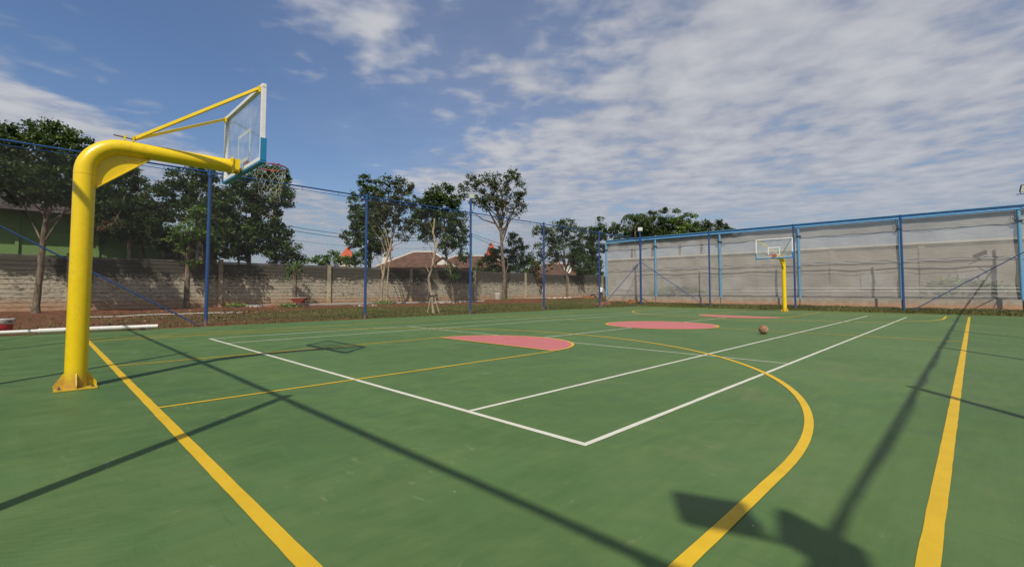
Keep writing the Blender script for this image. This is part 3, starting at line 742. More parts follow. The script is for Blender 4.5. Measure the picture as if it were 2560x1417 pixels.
# ------------------------------------------------------------------ foliage
def leaf_mesh(name, cents, size, mat, parent, tone, flat=0.3, seed=0, aspect=0.55, outward=None):
    n = len(cents); r_ = np.random.default_rng(seed)
    nrm = r_.normal(size=(n, 3)); nrm[:, 2] += flat*2
    if outward is not None: nrm += outward*0.8
    nrm /= np.linalg.norm(nrm, axis=1, keepdims=True)
    a = r_.normal(size=(n, 3)); a -= nrm*(a*nrm).sum(1, keepdims=True); a /= np.linalg.norm(a, axis=1, keepdims=True)
    b_ = np.cross(nrm, a); s = size*r_.uniform(0.65, 1.35, (n, 1))
    v = np.stack([cents-a*s*0.5, cents+b_*s*aspect*0.5+nrm*s*0.08, cents+a*s*0.5-nrm*s*0.10, cents-b_*s*aspect*0.5+nrm*s*0.08], 1).reshape(-1, 3)
    me = bpy.data.meshes.new(name); me.vertices.add(4*n); me.vertices.foreach_set('co', v.astype(np.float32).ravel())
    me.loops.add(4*n); me.loops.foreach_set('vertex_index', np.arange(4*n, dtype=np.int32))
    me.polygons.add(n); me.polygons.foreach_set('loop_start', np.arange(0, 4*n, 4, dtype=np.int32)); me.polygons.foreach_set('loop_total', np.full(n, 4, dtype=np.int32))
    me.update(calc_edges=True)
    at = me.attributes.new('tone', 'FLOAT', 'FACE'); at.data.foreach_set('value', tone.astype(np.float32))
    me.materials.append(mat); o = bpy.data.objects.new(name, me); COL.objects.link(o)
    if parent is not None: o.parent = parent
    return o
TOT = [0]
def crown_pts(blobs, d, leaf, cov, clump, r_, thick=0.9, origin=None):
    cs, tn, ow, hubs = [], [], [], []
    for bl in blobs:
        u, v, ru, rv = bl[:4]; cv = cov*(bl[4] if len(bl) > 4 else 1)
        c = np.array(atd(u, v, d)); sc = d/FPX; RX, RZ = ru*sc, rv*sc; RY = min(RX, RZ*1.6)*thick+0.2
        c = c+np.array(FWD)*r_.uniform(-0.25, 0.25)*RY
        area = math.pi*RX*RZ; N = int(1.9*cv*area/(leaf*leaf*0.30))
        nc_ = max(6, int(area*1.9/(clump*clump)))
        q = r_.normal(size=(nc_, 3)); q /= np.linalg.norm(q, axis=1, keepdims=True); q *= r_.uniform(0.35, 1.0, (nc_, 1))**0.5
        rg = np.array(RGT); fwh = np.array((cyw, syw, 0.0))
        cc_ = c+q[:, :1]*RX*rg+q[:, 1:2]*RY*fwh+q[:, 2:3]*RZ*np.array((0, 0, 1.0))
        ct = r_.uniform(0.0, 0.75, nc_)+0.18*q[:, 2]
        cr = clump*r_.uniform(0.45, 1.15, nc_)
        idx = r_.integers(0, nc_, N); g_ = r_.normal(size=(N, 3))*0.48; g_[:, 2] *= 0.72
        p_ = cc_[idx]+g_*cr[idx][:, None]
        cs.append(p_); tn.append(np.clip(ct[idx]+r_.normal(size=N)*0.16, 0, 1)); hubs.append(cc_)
        o_ = g_/(np.linalg.norm(g_, axis=1, keepdims=True)+1e-6); ow.append(o_)
    return np.concatenate(cs), np.concatenate(tn), np.concatenate(ow), np.concatenate(hubs)
def tree(name, label, d, blobs, trunk=None, mat='leaf_dark', leaf=0.17, cov=1.6, clump=0.42, seed=1, bark='bark', limbs=10, cat='tree', group=None, limb_r=0.05, extra=()):
    r_ = np.random.default_rng(seed); rn = random.Random(seed)
    u0 = trunk[0][0] if trunk else blobs[0][0]
    base = gnd(u0, d, 0.0)
    T = empty(name, base, label, cat, 0, group)
    P_, tn, ow, hubs = crown_pts(blobs, d, leaf, cov, clump, r_)
    lo = P_[:, 2] > 0.05; P_, tn, ow = P_[lo], tn[lo], ow[lo]
    TOT[0] += len(P_)
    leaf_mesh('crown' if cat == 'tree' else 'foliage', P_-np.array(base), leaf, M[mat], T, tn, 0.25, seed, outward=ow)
    if trunk:
        pts = []
        for i, (u, v, r) in enumerate(trunk):
            p = gnd(u, d, -0.05) if v is None else atd(u, v, d); pts.append(p-base)
        pts2, rr = [], []
        for i in range(len(pts)-1):
            for k in range(4):
                q = k/4; pts2.append(pts[i].lerp(pts[i+1], q)+Vector((rn.gauss(0, 0.012), rn.gauss(0, 0.012), 0))); rr.append((trunk[i][2]*(1-q)+trunk[i+1][2]*q)*rn.uniform(0.94, 1.06))
        pts2.append(pts[-1]); rr.append(trunk[-1][2]); rr[0] *= 1.35
        MB().tube(pts2, rr, 9).build('trunk', M[bark], T)
        tips = [Vector(h) for h in hubs]; rn.shuffle(tips)
        for h in tips[:limbs]:
            h = h-base; cand = [q for q in range(len(pts2)//2, len(pts2)) if pts2[q].z < h.z+0.3] or [len(pts2)-1]
            s = rn.choice(cand); a = pts2[s]; L_ = (h-a).length
            if L_ > 5.5: s = len(pts2)-1; a = pts2[s]
            md = a.lerp(h, 0.45)+Vector((rn.gauss(0, 0.08), rn.gauss(0, 0.08), 0.10))*L_*0.5
            m3 = a.lerp(h, 0.75)+Vector((rn.gauss(0, 0.05), rn.gauss(0, 0.05), 0.05))*L_*0.5
            r0 = min(limb_r, rr[s]*0.75)
            MB().tube([a, md, m3, h], [r0, r0*0.66, r0*0.42, r0*0.16], 6).build('limb', M[bark], T)
    for pl in extra:
        pts = [(gnd(u, d, -0.05) if v is None else atd(u, v, d))-base for u, v, r in pl]
        MB().tube(pts, [q[2] for q in pl], 7).build('limb', M[bark], T)
    return T
def D(u, y): return depth_y(u, y)
G1 = 'young trees planted on the verge in front of the wall'
# behind the wall, left
tree('broadleaf_tree', 'tall dark broadleaf tree with slim mottled trunk at the far left edge', D(92, 30.6),
     [(60, 400, 85, 70), (170, 375, 55, 50), (15, 350, 40, 42), (140, 455, 75, 50), (205, 410, 35, 50), (60, 468, 85, 44), (20, 420, 50, 60), (190, 470, 40, 50), (95, 318, 24, 18), (150, 335, 42, 22), (60, 322, 30, 16), (175, 490, 50, 25), (200, 350, 20, 14), (122, 512, 18, 10, .6)],
     [(92, None, .15), (98, 690, .13), (107, 610, .12), (122, 520, .10), (120, 430, .07)], 'leaf_mid', .16, 2.9, .36, 11, 'bark', 18)
tree('broadleaf_tree', 'low dark tree between the yellow pole and the green building with dead brown twigs', D(330, 35.6),
     [(300, 470, 62, 50), (250, 440, 30, 40), (330, 540, 60, 55), (385, 510, 38, 48), (260, 520, 45, 50), (410, 560, 25, 30, .7), (340, 440, 28, 24, .7), (395, 600, 25, 25, .6)],
     [(330, None, .16), (325, 620, .13), (320, 540, .10)], 'leaf_dark', .17, 3.0, .4, 12, 'bark', 14)
tree('dead_branch', 'withered brown branch hanging in front of the dark tree right of the yellow pole', D(285, 34.8),
     [(275, 565, 28, 14, .6), (260, 572, 14, 9, .6), (298, 555, 14, 16, .5)], [(312, 490, .03), (300, 530, .025), (285, 555, .02), (270, 570, .012)], 'leaf_dead', .13, 0.8, .25, 13, 'bark_pale', 5, cat='branch', limb_r=.014)
tree('broadleaf_tree', 'feathery dark tree behind the wall, left of the nearest blue fence post', D(470, 36.5),
     [(470, 440, 62, 26), (440, 478, 42, 34), (500, 500, 50, 50), (420, 470, 28, 14, .7), (405, 480, 18, 7, .6), (520, 440, 28, 22), (455, 530, 32, 28), (530, 560, 35, 60), (545, 500, 30, 40)],
     [(505, None, .18), (505, 600, .15), (500, 520, .10)], 'leaf_dark', .19, 2.4, .38, 14, 'bark', 16)
tree('broadleaf_tree', 'big dark tree under the hoop net with a yellow-green sprig, behind the wall', D(640, 36.5),
     [(640, 470, 66, 40), (600, 520, 58, 55), (665, 545, 48, 50), (590, 600, 60, 48), (700, 500, 32, 24), (722, 510, 12, 16, .7), (690, 590, 40, 34), (650, 610, 60, 36), (560, 560, 36, 50), (680, 440, 45, 26, .8), (590, 445, 32, 20, .7), (730, 625, 24, 20), (700, 630, 34, 20)],
     [(622, None, .17), (622, 620, .15), (632, 540, .12), (640, 480, .08)], 'leaf_dark', .18, 3.0, .42, 15, 'bark', 20, extra=[[(598, None, .09), (596, 600, .08), (592, 540, .05)]])
tree('young_tree', 'bright green young tree on the verge just left of the nearest blue fence post', D(468, 32.6),
     [(490, 528, 22, 14), (470, 585, 34, 26), (448, 600, 22, 18), (498, 585, 26, 20), (485, 555, 20, 14), (470, 625, 30, 14, .5), (470, 655, 16, 8, .7), (490, 662, 14, 8, .6)],
     [(468, None, .17), (468, 700, .15), (470, 640, .12), (480, 580, .07)], 'leaf_young', .15, 1.8, .30, 16, 'bark', 12, group=G1)
tree('young_tree', 'short stump-like young tree with one light green tuft, beside the red wheelbarrow', D(738, 32.4),
     [(735, 672, 18, 18), (728, 690, 12, 10, .7), (745, 660, 12, 10, .7)],
     [(741, None, .17), (737, 730, .16), (737, 695, .13), (736, 672, .06)], 'leaf_young', .14, 1.2, .24, 17, 'bark', 6, group=G1)
tree('bush', 'bright green bush showing above the wall right of the tufted stump', D(830, 41),
     [(835, 645, 40, 16), (870, 652, 24, 12), (805, 650, 22, 12), (765, 655, 22, 10, .7)], None, 'leaf_young', .22, 2.2, .4, 18, cat='bush')
tree('bush', 'low mid green bush over the wall between the dark tree and the tufted stump', D(700, 37),
     [(725, 645, 28, 14), (700, 655, 30, 14), (755, 650, 20, 10)], None, 'leaf_mid', .17, 1.4, .35, 19, cat='bush')
tree('broadleaf_tree', 'lighter green leafy tree top directly behind the hanging hoop net', D(700, 35.2),
     [(690, 440, 36, 20), (712, 475, 24, 26), (670, 430, 26, 12), (655, 460, 22, 18)], [(690, None, .12), (688, 600, .10), (690, 500, .07)], 'leaf_young', .17, 1.6, .34, 51, 'bark', 10)
tree('climbing_plant', 'yellow-green creeper hanging on a trunk below the hoop net', D(628, 35.2),
     [(628, 590, 9, 22), (622, 570, 9, 8), (595, 612, 8, 7, .7), (632, 608, 9, 10)], None, 'leaf_young', .15, 1.4, .22, 52, cat='plant')
tree('broadleaf_tree', 'black-green foliage mass added to deepen the shade between the yellow pole and porch', D(320, 37.0),  # extra foliage added to block sky light and darken the building behind
     [(300, 510, 70, 60), (360, 560, 60, 50), (250, 560, 30, 50), (420, 600, 30, 36), (560, 600, 40, 50), (540, 540, 40, 40)], [(360, None, .14), (355, 600, .12), (350, 540, .08)], 'leaf_dark', .20, 2.2, .5, 53, 'bark', 8)
tree('bush', 'dark bushy growth above the wall between the forked tree and the last fence post', D(1450, 36),
     [(1450, 660, 26, 26), (1470, 690, 26, 22), (1440, 640, 18, 16)], None, 'leaf_mid', .22, 2.0, .42, 54, cat='bush')
tree('bush', 'dark green shrub hiding the house wall left of the tall open tree', D(1215, 37),
     [(1215, 660, 22, 22), (1195, 672, 16, 12), (1228, 640, 14, 14)], None, 'leaf_mid', .22, 1.8, .40, 55, cat='bush')
# trees between fence and wall, centre
tree('columnar_tree', 'tall narrow glossy green tree behind the second blue fence post', D(925, 35.8),
     [(915, 455, 17, 20), (925, 490, 26, 26), (884, 505, 12, 30), (892, 545, 20, 30), (905, 570, 26, 40), (950, 520, 24, 40), (950, 600, 26, 40), (925, 540, 32, 36), (868, 588, 16, 12, .8), (885, 600, 18, 22), (928, 600, 34, 40), (905, 645, 28, 20), (945, 470, 16, 20, .8), (912, 438, 8, 9)],
     [(922, None, .17), (924, 640, .15), (925, 560, .12), (920, 480, .07)], 'leaf_mid', .19, 2.6, .36, 20, 'bark', 16)
tree('verge_tree', 'forked pale-trunked tree with olive foliage, in front of the white chimney', D(955, 31.6),
     [(968, 455, 13, 16), (962, 500, 26, 34), (1008, 468, 28, 20), (1010, 500, 34, 26), (975, 548, 26, 26), (1008, 585, 20, 24, .6), (1012, 560, 16, 20, .6), (945, 550, 22, 26), (988, 525, 34, 22), (1000, 450, 10, 10)],
     [(952, None, .11), (956, 700, .10), (962, 665, .09), (975, 625, .08), (985, 560, .06), (990, 500, .04)], 'leaf_olive', .18, 1.9, .36, 21, 'bark_pale', 11, group=G1,
     extra=[[(967, None, .08), (968, 710, .075), (972, 665, .06), (982, 640, .05)], [(958, 690, .06), (950, 655, .045), (938, 640, .03)]])
tree('verge_tree', 'broad dark green tree with a low spreading crown left of the floodlight post', D(1100, 31.8),
     [(1095, 482, 18, 18), (1118, 470, 16, 18), (1075, 510, 30, 22), (1110, 520, 40, 24), (1065, 545, 38, 24), (1115, 560, 40, 30), (1140, 540, 30, 28), (1040, 565, 26, 20), (1068, 588, 24, 16, .8), (1090, 500, 30, 26), (1130, 505, 22, 18), (1052, 525, 26, 34), (1085, 575, 30, 20), (1150, 590, 26, 34), (1120, 610, 24, 26), (1150, 640, 22, 14, .8), (1130, 680, 16, 24, .5)],
     [(1134, None, .12), (1128, 690, .10), (1115, 640, .10), (1112, 580, .08), (1108, 520, .05)], 'leaf_mid', .19, 2.4, .42, 22, 'bark', 20, group=G1)
T = tree('pruned_tree', 'bare pruned pale tree held up by a tripod of bamboo stakes at the court edge', D(1082, 17.5),
     [(1107, 612, 7, 10, .3), (1066, 618, 6, 8, .25), (1088, 555, 6, 5, .15)],
     [(1083, None, .075), (1080, 740, .07), (1071, 700, .065), (1082, 660, .062), (1090, 620, .058), (1083, 580, .045), (1086, 546, .035)], 'leaf_mid', .11, .8, .16, 23, 'bark_pale', 2, group=G1, limb_r=.012,
     extra=[[(1088, 630, .035), (1096, 605, .028), (1106, 590, .02)], [(1076, 690, .03), (1068, 672, .02), (1064, 660, .012)], [(1084, 640, .02), (1076, 615, .014), (1072, 600, .008)], [(1083, 575, .014), (1074, 553, .008), (1068, 545, .005)]])
base = T.location.copy()
for (u, v, u2) in ((1069, 784, 1078), (1099, 785, 1084), (1080, 776, 1082)):
    f = gnd(u, D(1082, 17.5)+(0 if v > 780 else 0.6), 0.0)-base; tp = atd(u2, 736, D(1082, 17.5))-base
    MB().tube([f, tp], .022, 7).build('stake', M['wood'], T)
MB().tube([atd(1074, 739, D(1082, 17.44))-base, atd(1088, 739, D(1082, 17.44))-base], .03, 7).build('tie', M['black'], T)
tree('verge_tree', 'tallest open-crowned tree with visible forked limbs, right of the floodlight post', D(1258, 33.0),
     [(1160, 480, 18, 18), (1180, 455, 18, 18), (1215, 470, 30, 28), (1250, 455, 26, 22), (1282, 440, 20, 18), (1300, 475, 16, 24), (1270, 500, 34, 28), (1230, 510, 30, 22), (1195, 505, 24, 18), (1305, 510, 12, 22, .7), (1255, 545, 20, 14, .6), (1275, 432, 10, 10), (1174, 448, 8, 8), (1285, 535, 14, 12, .6), (1215, 440, 16, 10, .5)],
     [(1258, None, .21), (1262, 700, .19), (1256, 640, .17), (1252, 580, .14), (1258, 520, .08)], 'leaf_olive', .21, 1.5, .42, 24, 'bark', 26, group=G1, limb_r=.08,
     extra=[[(1252, 580, .12), (1236, 553, .10), (1218, 520, .07), (1205, 490, .04)], [(1240, 560, .08), (1205, 548, .06), (1182, 530, .035), (1168, 500, .02)], [(1262, 690, .06), (1270, 665, .045), (1268, 640, .02)]])
tree('verge_tree', 'leafy low tree below the tall open tree, over the red roof peak', D(1285, 35.2),
     [(1285, 600, 20, 18), (1250, 645, 30, 28), (1300, 640, 32, 30), (1238, 680, 18, 16, .8), (1330, 670, 22, 24), (1230, 620, 12, 12, .5), (1290, 680, 36, 20), (1275, 705, 20, 16, .6)],
     [(1290, None, .12), (1290, 700, .10), (1288, 640, .07)], 'leaf_mid', .20, 2.8, .42, 25, 'bark', 12)
tree('verge_tree', 'airy light green tree behind the fourth blue fence post, with a multi-stemmed fork', D(1415, 33.0),
     [(1355, 575, 26, 10), (1408, 562, 30, 15), (1385, 590, 36, 22), (1435, 590, 30, 26), (1410, 625, 44, 26, .9), (1375, 645, 26, 20, .6), (1445, 640, 22, 26), (1340, 580, 12, 8), (1350, 625, 18, 20, .6)],
     [(1418, None, .14), (1418, 705, .12), (1414, 670, .10), (1408, 620, .05)], 'leaf_mid', .22, 2.0, .42, 26, 'bark', 20, group=G1,
     extra=[[(1416, 685, .09), (1400, 660, .06), (1385, 630, .04)], [(1417, 685, .09), (1432, 655, .06), (1442, 620, .04)], [(1416, 690, .06), (1396, 672, .04), (1380, 655, .03)]])
tree('drooping_plant', 'half-dried drooping plant hanging over the wall left of the fourth fence post', D(1345, 33.2),
     [(1342, 690, 13, 22, .8), (1352, 705, 8, 20, .6), (1338, 665, 14, 12)], None, 'leaf_dead', .24, .8, .26, 27, cat='plant')
tree('banana_plant', 'pale green broad-leaved plant beside the drooping dry plant, over the wall', D(1330, 36),
     [(1325, 665, 16, 26), (1345, 650, 14, 18), (1372, 668, 14, 14, .7)], None, 'leaf_young', .45, .7, .4, 28, cat='plant')
tree('broadleaf_tree', 'dark tree touching the top of the last left-hand fence post beside the shade screen', D(1470, 38),
     [(1470, 585, 26, 16), (1500, 575, 20, 16), (1495, 610, 26, 30), (1465, 625, 26, 28), (1485, 670, 24, 34), (1458, 690, 22, 26), (1490, 715, 18, 22), (1525, 580, 16, 14), (1500, 545, 8, 8, .6), (1540, 572, 12, 16)],
     [(1480, None, .2), (1480, 680, .18), (1482, 610, .12)], 'leaf_mid', .24, 3.0, .5, 29, 'bark', 14)
# tree group beyond the shade screen
far = [('round dark tree left of the far corner floodlight, over the shade screen', 95, [(1578, 578, 26, 22), (1562, 600, 26, 20), (1600, 590, 28, 24), (1612, 556, 16, 14)], 'leaf_mid', 31),
       ('tallest dark tree of the group above the shade screen with two knobbly tops', 92, [(1630, 540, 12, 12), (1658, 530, 9, 11), (1645, 562, 34, 24), (1675, 562, 28, 22), (1640, 592, 40, 22), (1690, 588, 36, 24), (1612, 568, 20, 20)], 'leaf_dark', 32),
       ('flat-topped layered light green tree above the shade screen', 90, [(1698, 528, 12, 4), (1718, 540, 18, 5), (1700, 552, 30, 10), (1735, 540, 12, 3), (1722, 562, 28, 12), (1712, 582, 36, 18)], 'leaf_young', 33),
       ('olive green rounded tree right of the layered tree above the shade screen', 88, [(1752, 564, 24, 13), (1740, 582, 30, 16), (1775, 573, 22, 14), (1770, 592, 32, 14)], 'leaf_mid', 34),
       ('small knobbly dark tree at the right end of the group above the screen', 85, [(1798, 560, 7, 9), (1812, 566, 8, 8), (1806, 582, 24, 13), (1825, 578, 8, 9), (1832, 586, 12, 6), (1788, 586, 22, 14), (1797, 556, 6, 7)], 'leaf_dark', 35)]
for lb, d_, bl, mt_, sd in far:
    tree('distant_tree', lb, d_, bl, [(bl[0][0], None, .3), (bl[0][0]+2, bl[0][1]+20, .2)], mt_, .36, 2.8, .66, sd, 'bark', 6, group='trees beyond the shade screen')
# palm with arching fronds
pd_ = 90; pb = gnd(1588, pd_, 0); PT = empty('palm_tree', pb, 'palm with drooping arched fronds at the left of the tree group above the screen', 'tree')
MB().tube([(0, 0, 0), tuple(atd(1588, 552, pd_)-pb)], [.25, .16], 8).build('trunk', M['bark'], PT)
for i in range(13):
    a = 2*math.pi*i/13; top = atd(1588, 550, pd_)-pb; fr_ = MB(); pts = []
    for k in range(8):
        q = k/7; pts.append(top+Vector((math.cos(a)*3.1*q, math.sin(a)*3.1*q, 1.5*math.sin(q*2.2)-2.2*q*q*q)))
    fr_.tube(pts, [.05-.005*k for k in range(8)], 4)
    for k in range(1, 8):
        for s_ in (-1, 1):
            c_ = pts[k]; sd_ = Vector((-math.sin(a), math.cos(a), 0))*s_
            for h_ in (0, .35):
                c2 = c_-(pts[k]-pts[k-1])*h_
                fr_.add([c2, c2+sd_*.25+Vector((0, 0, -.25)), c2+sd_*.45+Vector((0, 0, -.95)), c2+Vector((math.cos(a), math.sin(a), 0))*.12], [(0, 1, 2, 3)])
    f_ = fr_.build('frond', M['leaf_dark'], PT)
    f_.data.attributes.new('tone', 'FLOAT', 'FACE').data.foreach_set('value', [0.6]*len(f_.data.polygons))
# bushes behind the shade cloth
tree('hedge_bush', 'large rounded green bush seen through the right end of the shade cloth', 34,
     [(2400, 715, 60, 18), (2350, 725, 50, 14), (2460, 722, 50, 16), (2530, 725, 40, 12)], None, 'leaf_young', .25, 2.2, .45, 41, cat='bush')
tree('hedge_bush', 'low green bush seen through the shade cloth left of the far hoop', 42,
     [(1690, 728, 50, 10), (1740, 730, 40, 9), (1650, 732, 30, 8)], None, 'leaf_young', .25, 2.0, .45, 42, cat='bush')

# ------------------------------------------------------------------ houses behind the wall
def house(label, u, d, w_, dp, eave, ridge, roof, wallm, yaw=0.0, hip=0.35, tiles=True, name='house'):
    p = gnd(u, d, 0); T = empty(name, p, label, 'house', YAW-math.pi/2+yaw)
    MB().box((0, dp/2, eave/2), (w_, dp, eave)).build('wall', M[wallm], T)
    hw, hd, o_ = w_/2+.5, dp/2+.5, .0
    rh = hip*w_
    A_ = [Vector((-hw, -.5, eave)), Vector((hw, -.5, eave)), Vector((hw, dp+.5, eave)), Vector((-hw, dp+.5, eave))]
    r0, r1 = Vector((-hw+rh, dp/2, ridge)), Vector((hw-rh, dp/2, ridge))
    rf = MB(); rf.add(A_+[r0, r1]+[q-Vector((0, 0, .12)) for q in A_], [(0, 1, 5, 4), (1, 2, 5), (2, 3, 4, 5), (3, 0, 4), (6, 7, 1, 0), (7, 8, 2, 1), (8, 9, 3, 2), (9, 6, 0, 3), (9, 8, 7, 6)])
    RF = rf.build('roof', M[roof], T)
    # tile courses as stepped ribs on the slope facing the court
    tc_ = MB(); n_ = max(6, int((ridge-eave)/.13))
    for i in range(n_):
        q = (i+.4)/n_; a = A_[0].lerp(r0, q); b2 = A_[1].lerp(r1, q)
        sl = Vector((0, -(ridge-eave), (dp/2+.5))).normalized()
        tc_.tube([a+sl*.012, b2+sl*.012], .028, 4, smooth=False)
    tc_.build('tile_course', M[roof], RF)
    rc_ = MB()
    for a, b2 in ((r0, r1), (A_[0], r0), (A_[1], r1)): rc_.tube([a, b2], .10, 6)
    rc_.build('ridge_tiles', M['stone'] if roof == 'roof_brown' else M['roof_red'], RF)
    return T, p
hd_ = D(1040, 41)
def zat(v, d): return atd(1280, v, d).z
T, p_ = house('brown tiled house roof with pale ridge caps right of the white chimney tower', 1040, hd_, 7.6, 8, zat(667, hd_), zat(622, hd_), 'roof_brown', 'cream', hip=.42)
# white chimney tower with small red roof
cd_ = D(965, 45.5); cp = gnd(966, cd_, 0); CT = empty('chimney_tower', cp, 'white flared chimney tower with a small red tiled cap beside the brown roof', 'chimney', YAW-math.pi/2)
z0, z1, z2 = zat(668, cd_), zat(625, cd_), zat(597, cd_)
MB().box((0, 0, z1/2), (.78, .78, z1)).build('shaft', M['cream'], CT, .01)
MB().add([(-.62, -.62, z0-.45), (.62, -.62, z0-.45), (.62, .62, z0-.45), (-.62, .62, z0-.45), (-.32, -.32, z0+.15), (.32, -.32, z0+.15), (.32, .32, z0+.15), (-.32, .32, z0+.15)], [(0, 1, 5, 4), (1, 2, 6, 5), (2, 3, 7, 6), (3, 0, 4, 7), (4, 5, 6, 7)]).build('flared_base', M['cream'], CT)
MB().box((0, 0, z1-.12), (.74, .74, .16)).build('cornice', M['cream'], CT, .01)
MB().add([(-.62, -.62, z1), (.62, -.62, z1), (.62, .62, z1), (-.62, .62, z1), (0, 0, z2)], [(0, 1, 4), (1, 2, 4), (2, 3, 4), (3, 0, 4), (3, 2, 1, 0)]).build('cap_roof', M['roof_red'], CT)
hb = D(1160, 44)
house('brown roof with a red ridge behind the broad tree left of the floodlight post', 1175, hb, 9.5, 9, zat(668, hb), zat(633, hb), 'roof_brown', 'cream', hip=.3)
hw_ = D(1110, 40); wp = gnd(1112, hw_, 0); GT = empty('white_gable', wp, 'white gable wall end between the two brown roofs', 'house', YAW-math.pi/2)
gz = zat(648, hw_); MB().prism([(-.65, 0, 0), (.75, 0, 0), (.75, 0, gz-.5), (-.05, 0, gz), (-.65, 0, gz-.35)], (0, 1, 0), 3.0).build('wall', M['cream'], GT)
MB().prism([(-.85, 0, gz-.50), (-.05, 0, gz+.08), (.95, 0, gz-.62), (.95, 0, gz-.52), (-.05, 0, gz+.2), (-.85, 0, gz-.40)], (0, 1, 0), 3.3).build('roof', M['roof_brown'], GT)
for lb, u, v0, v1, wpx, yy in (('small red roof peak poking above the wall left of the second fence post', 868, 650, 614, 44, 46), ('bright red roof peak right of the floodlight post, beside the tall tree', 1228, 655, 604, 46, 50), ('red tiled roof corner half hidden behind the fourth fence post', 1392, 690, 652, 80, 48)):
    d_ = D(u, yy); w2 = wpx*d_/FPX; pp = gnd(u, d_, 0); T2 = empty('house', pp, lb, 'house', YAW-math.pi/2+.2)
    e_, r_z = zat(v0, d_), zat(v1, d_)
    MB().box((0, 0, e_/2), (w2*.8, w2*.8, e_)).build('wall', M['cream'], T2)
    MB().add([(-w2/2, -w2/2, e_), (w2/2, -w2/2, e_), (w2/2, w2/2, e_), (-w2/2, w2/2, e_), (0, 0, r_z)], [(0, 1, 4), (1, 2, 4), (2, 3, 4), (3, 0, 4), (3, 2, 1, 0)]).build('roof', M['roof_red'], T2)
d9 = D(1410, 42); house('low brown roof with a pale eave behind the airy light green tree', 1400, d9, 9, 8, zat(688, d9), zat(655, d9), 'roof_brown', 'cream', hip=.3)
# satellite dish
dd = D(1419, 36.5); dp_ = gnd(1419, dd, 0); DT = empty('satellite_dish', dp_, 'round white satellite dish seen through the forked tree above the wall', 'satellite dish', face_cam(dp_))
zc_ = zat(672, dd); me_ = MB(); ring = []
for j in range(6):
    r = .52*j/5
    for k in range(24): a = 2*math.pi*k/24; ring.append((-.10+.22*(r/.52)**2, r*math.cos(a), zc_+r*math.sin(a)*1.15))
me_.add(ring, [(24*j+k, 24*j+(k+1) % 24, 24*j+24+(k+1) % 24, 24*j+24+k) for j in range(5) for k in range(24)], True); me_.build('dish', M['plastic_white'], DT)
MB().tube([(-.1, 0, 2.6), (-.1, 0, zc_)], .03, 8).build('mast', M['steel'], DT)
MB().tube([(.12, 0, zc_-.5), (.5, 0, zc_-.15)], .015, 6).build('feed_arm', M['steel'], DT)
# green building at the left
gy = 38.2; GB = empty('green_building', (aty(150, 726, gy).x, gy, 0), 'pale green building with a tiled eave behind the wall at the far left', 'building')
gx0, gx1 = -22.0, aty(400, 726, gy).x; ox = GB.location.x
ez = aty(60, 514, gy-.8).z
MB().box(((gx0+gx1)/2-ox, 3, ez/2), (gx1-gx0, 6, ez)).build('wall', M['greenwall'], GB)
for u in (36, 240, 330): MB().box((aty(u, 726, gy-.06).x-ox, -.05, ez/2), (.16, .12, ez)).build('downpipe', M['greenwall'], GB)
MB().box((aty(110, 726, gy).x-ox, -.03, aty(110, 575, gy).z), (5.2, .10, .06)).build('ledge', M['greenwall'], GB)
rf = MB(); xa, xb_ = gx0-ox, gx1-ox+.6
rf.add([(xa, -1.0, ez-.1), (xb_, -1.0, ez-.1), (xb_, 3, ez+1.7), (xa, 3, ez+1.7), (xa, -1.0, ez-.28), (xb_, -1.0, ez-.28), (xb_, 3, ez+1.5), (xa, 3, ez+1.5)], [(0, 1, 2, 3), (4, 5, 1, 0), (5, 6, 2, 1), (7, 6, 5, 4)])
RF = rf.build('roof', M['roof_dark'], GB)
MB().box(((xa+xb_)/2, -1.04, ez-.2), (xb_-xa, .08, .2)).build('fascia', M['roof_dark'], GB)
tcs = MB()
for i in range(18):
    q = (i+.3)/18; tcs.tube([(xa, -1.0+4.0*q, ez-.08+1.8*q), (xb_, -1.0+4.0*q, ez-.08+1.8*q)], .03, 4, smooth=False)
tcs.build('tile_course', M['roof_dark'], RF)
# porch with columns
PB = empty('porch', (aty(450, 726, 38.5).x, 38.5, 0), 'dark porch with pale columns behind the young green tree', 'porch'); ox = PB.location.x
pz = aty(450, 590, 38.5).z
for u, wd in ((401, .26), (417, .14), (437, .07), (452, .07), (492, .30)):
    MB().box((aty(u, 726, 38.5).x-ox, 0, pz/2), (wd, wd, pz)).build('column', M['cream'], PB, .01)
x0_, x1_ = aty(395, 726, 38.5).x-ox, aty(560, 726, 38.5).x-ox
MB().box(((x0_+x1_)/2, 2.4, pz/2), (x1_-x0_, .2, pz)).build('back_wall', M['taupe'], PB)
MB().box(((x0_+x1_)/2, 1.0, pz+.12), (x1_-x0_+.8, 3.6, .24)).build('roof', M['roof_dark'], PB)

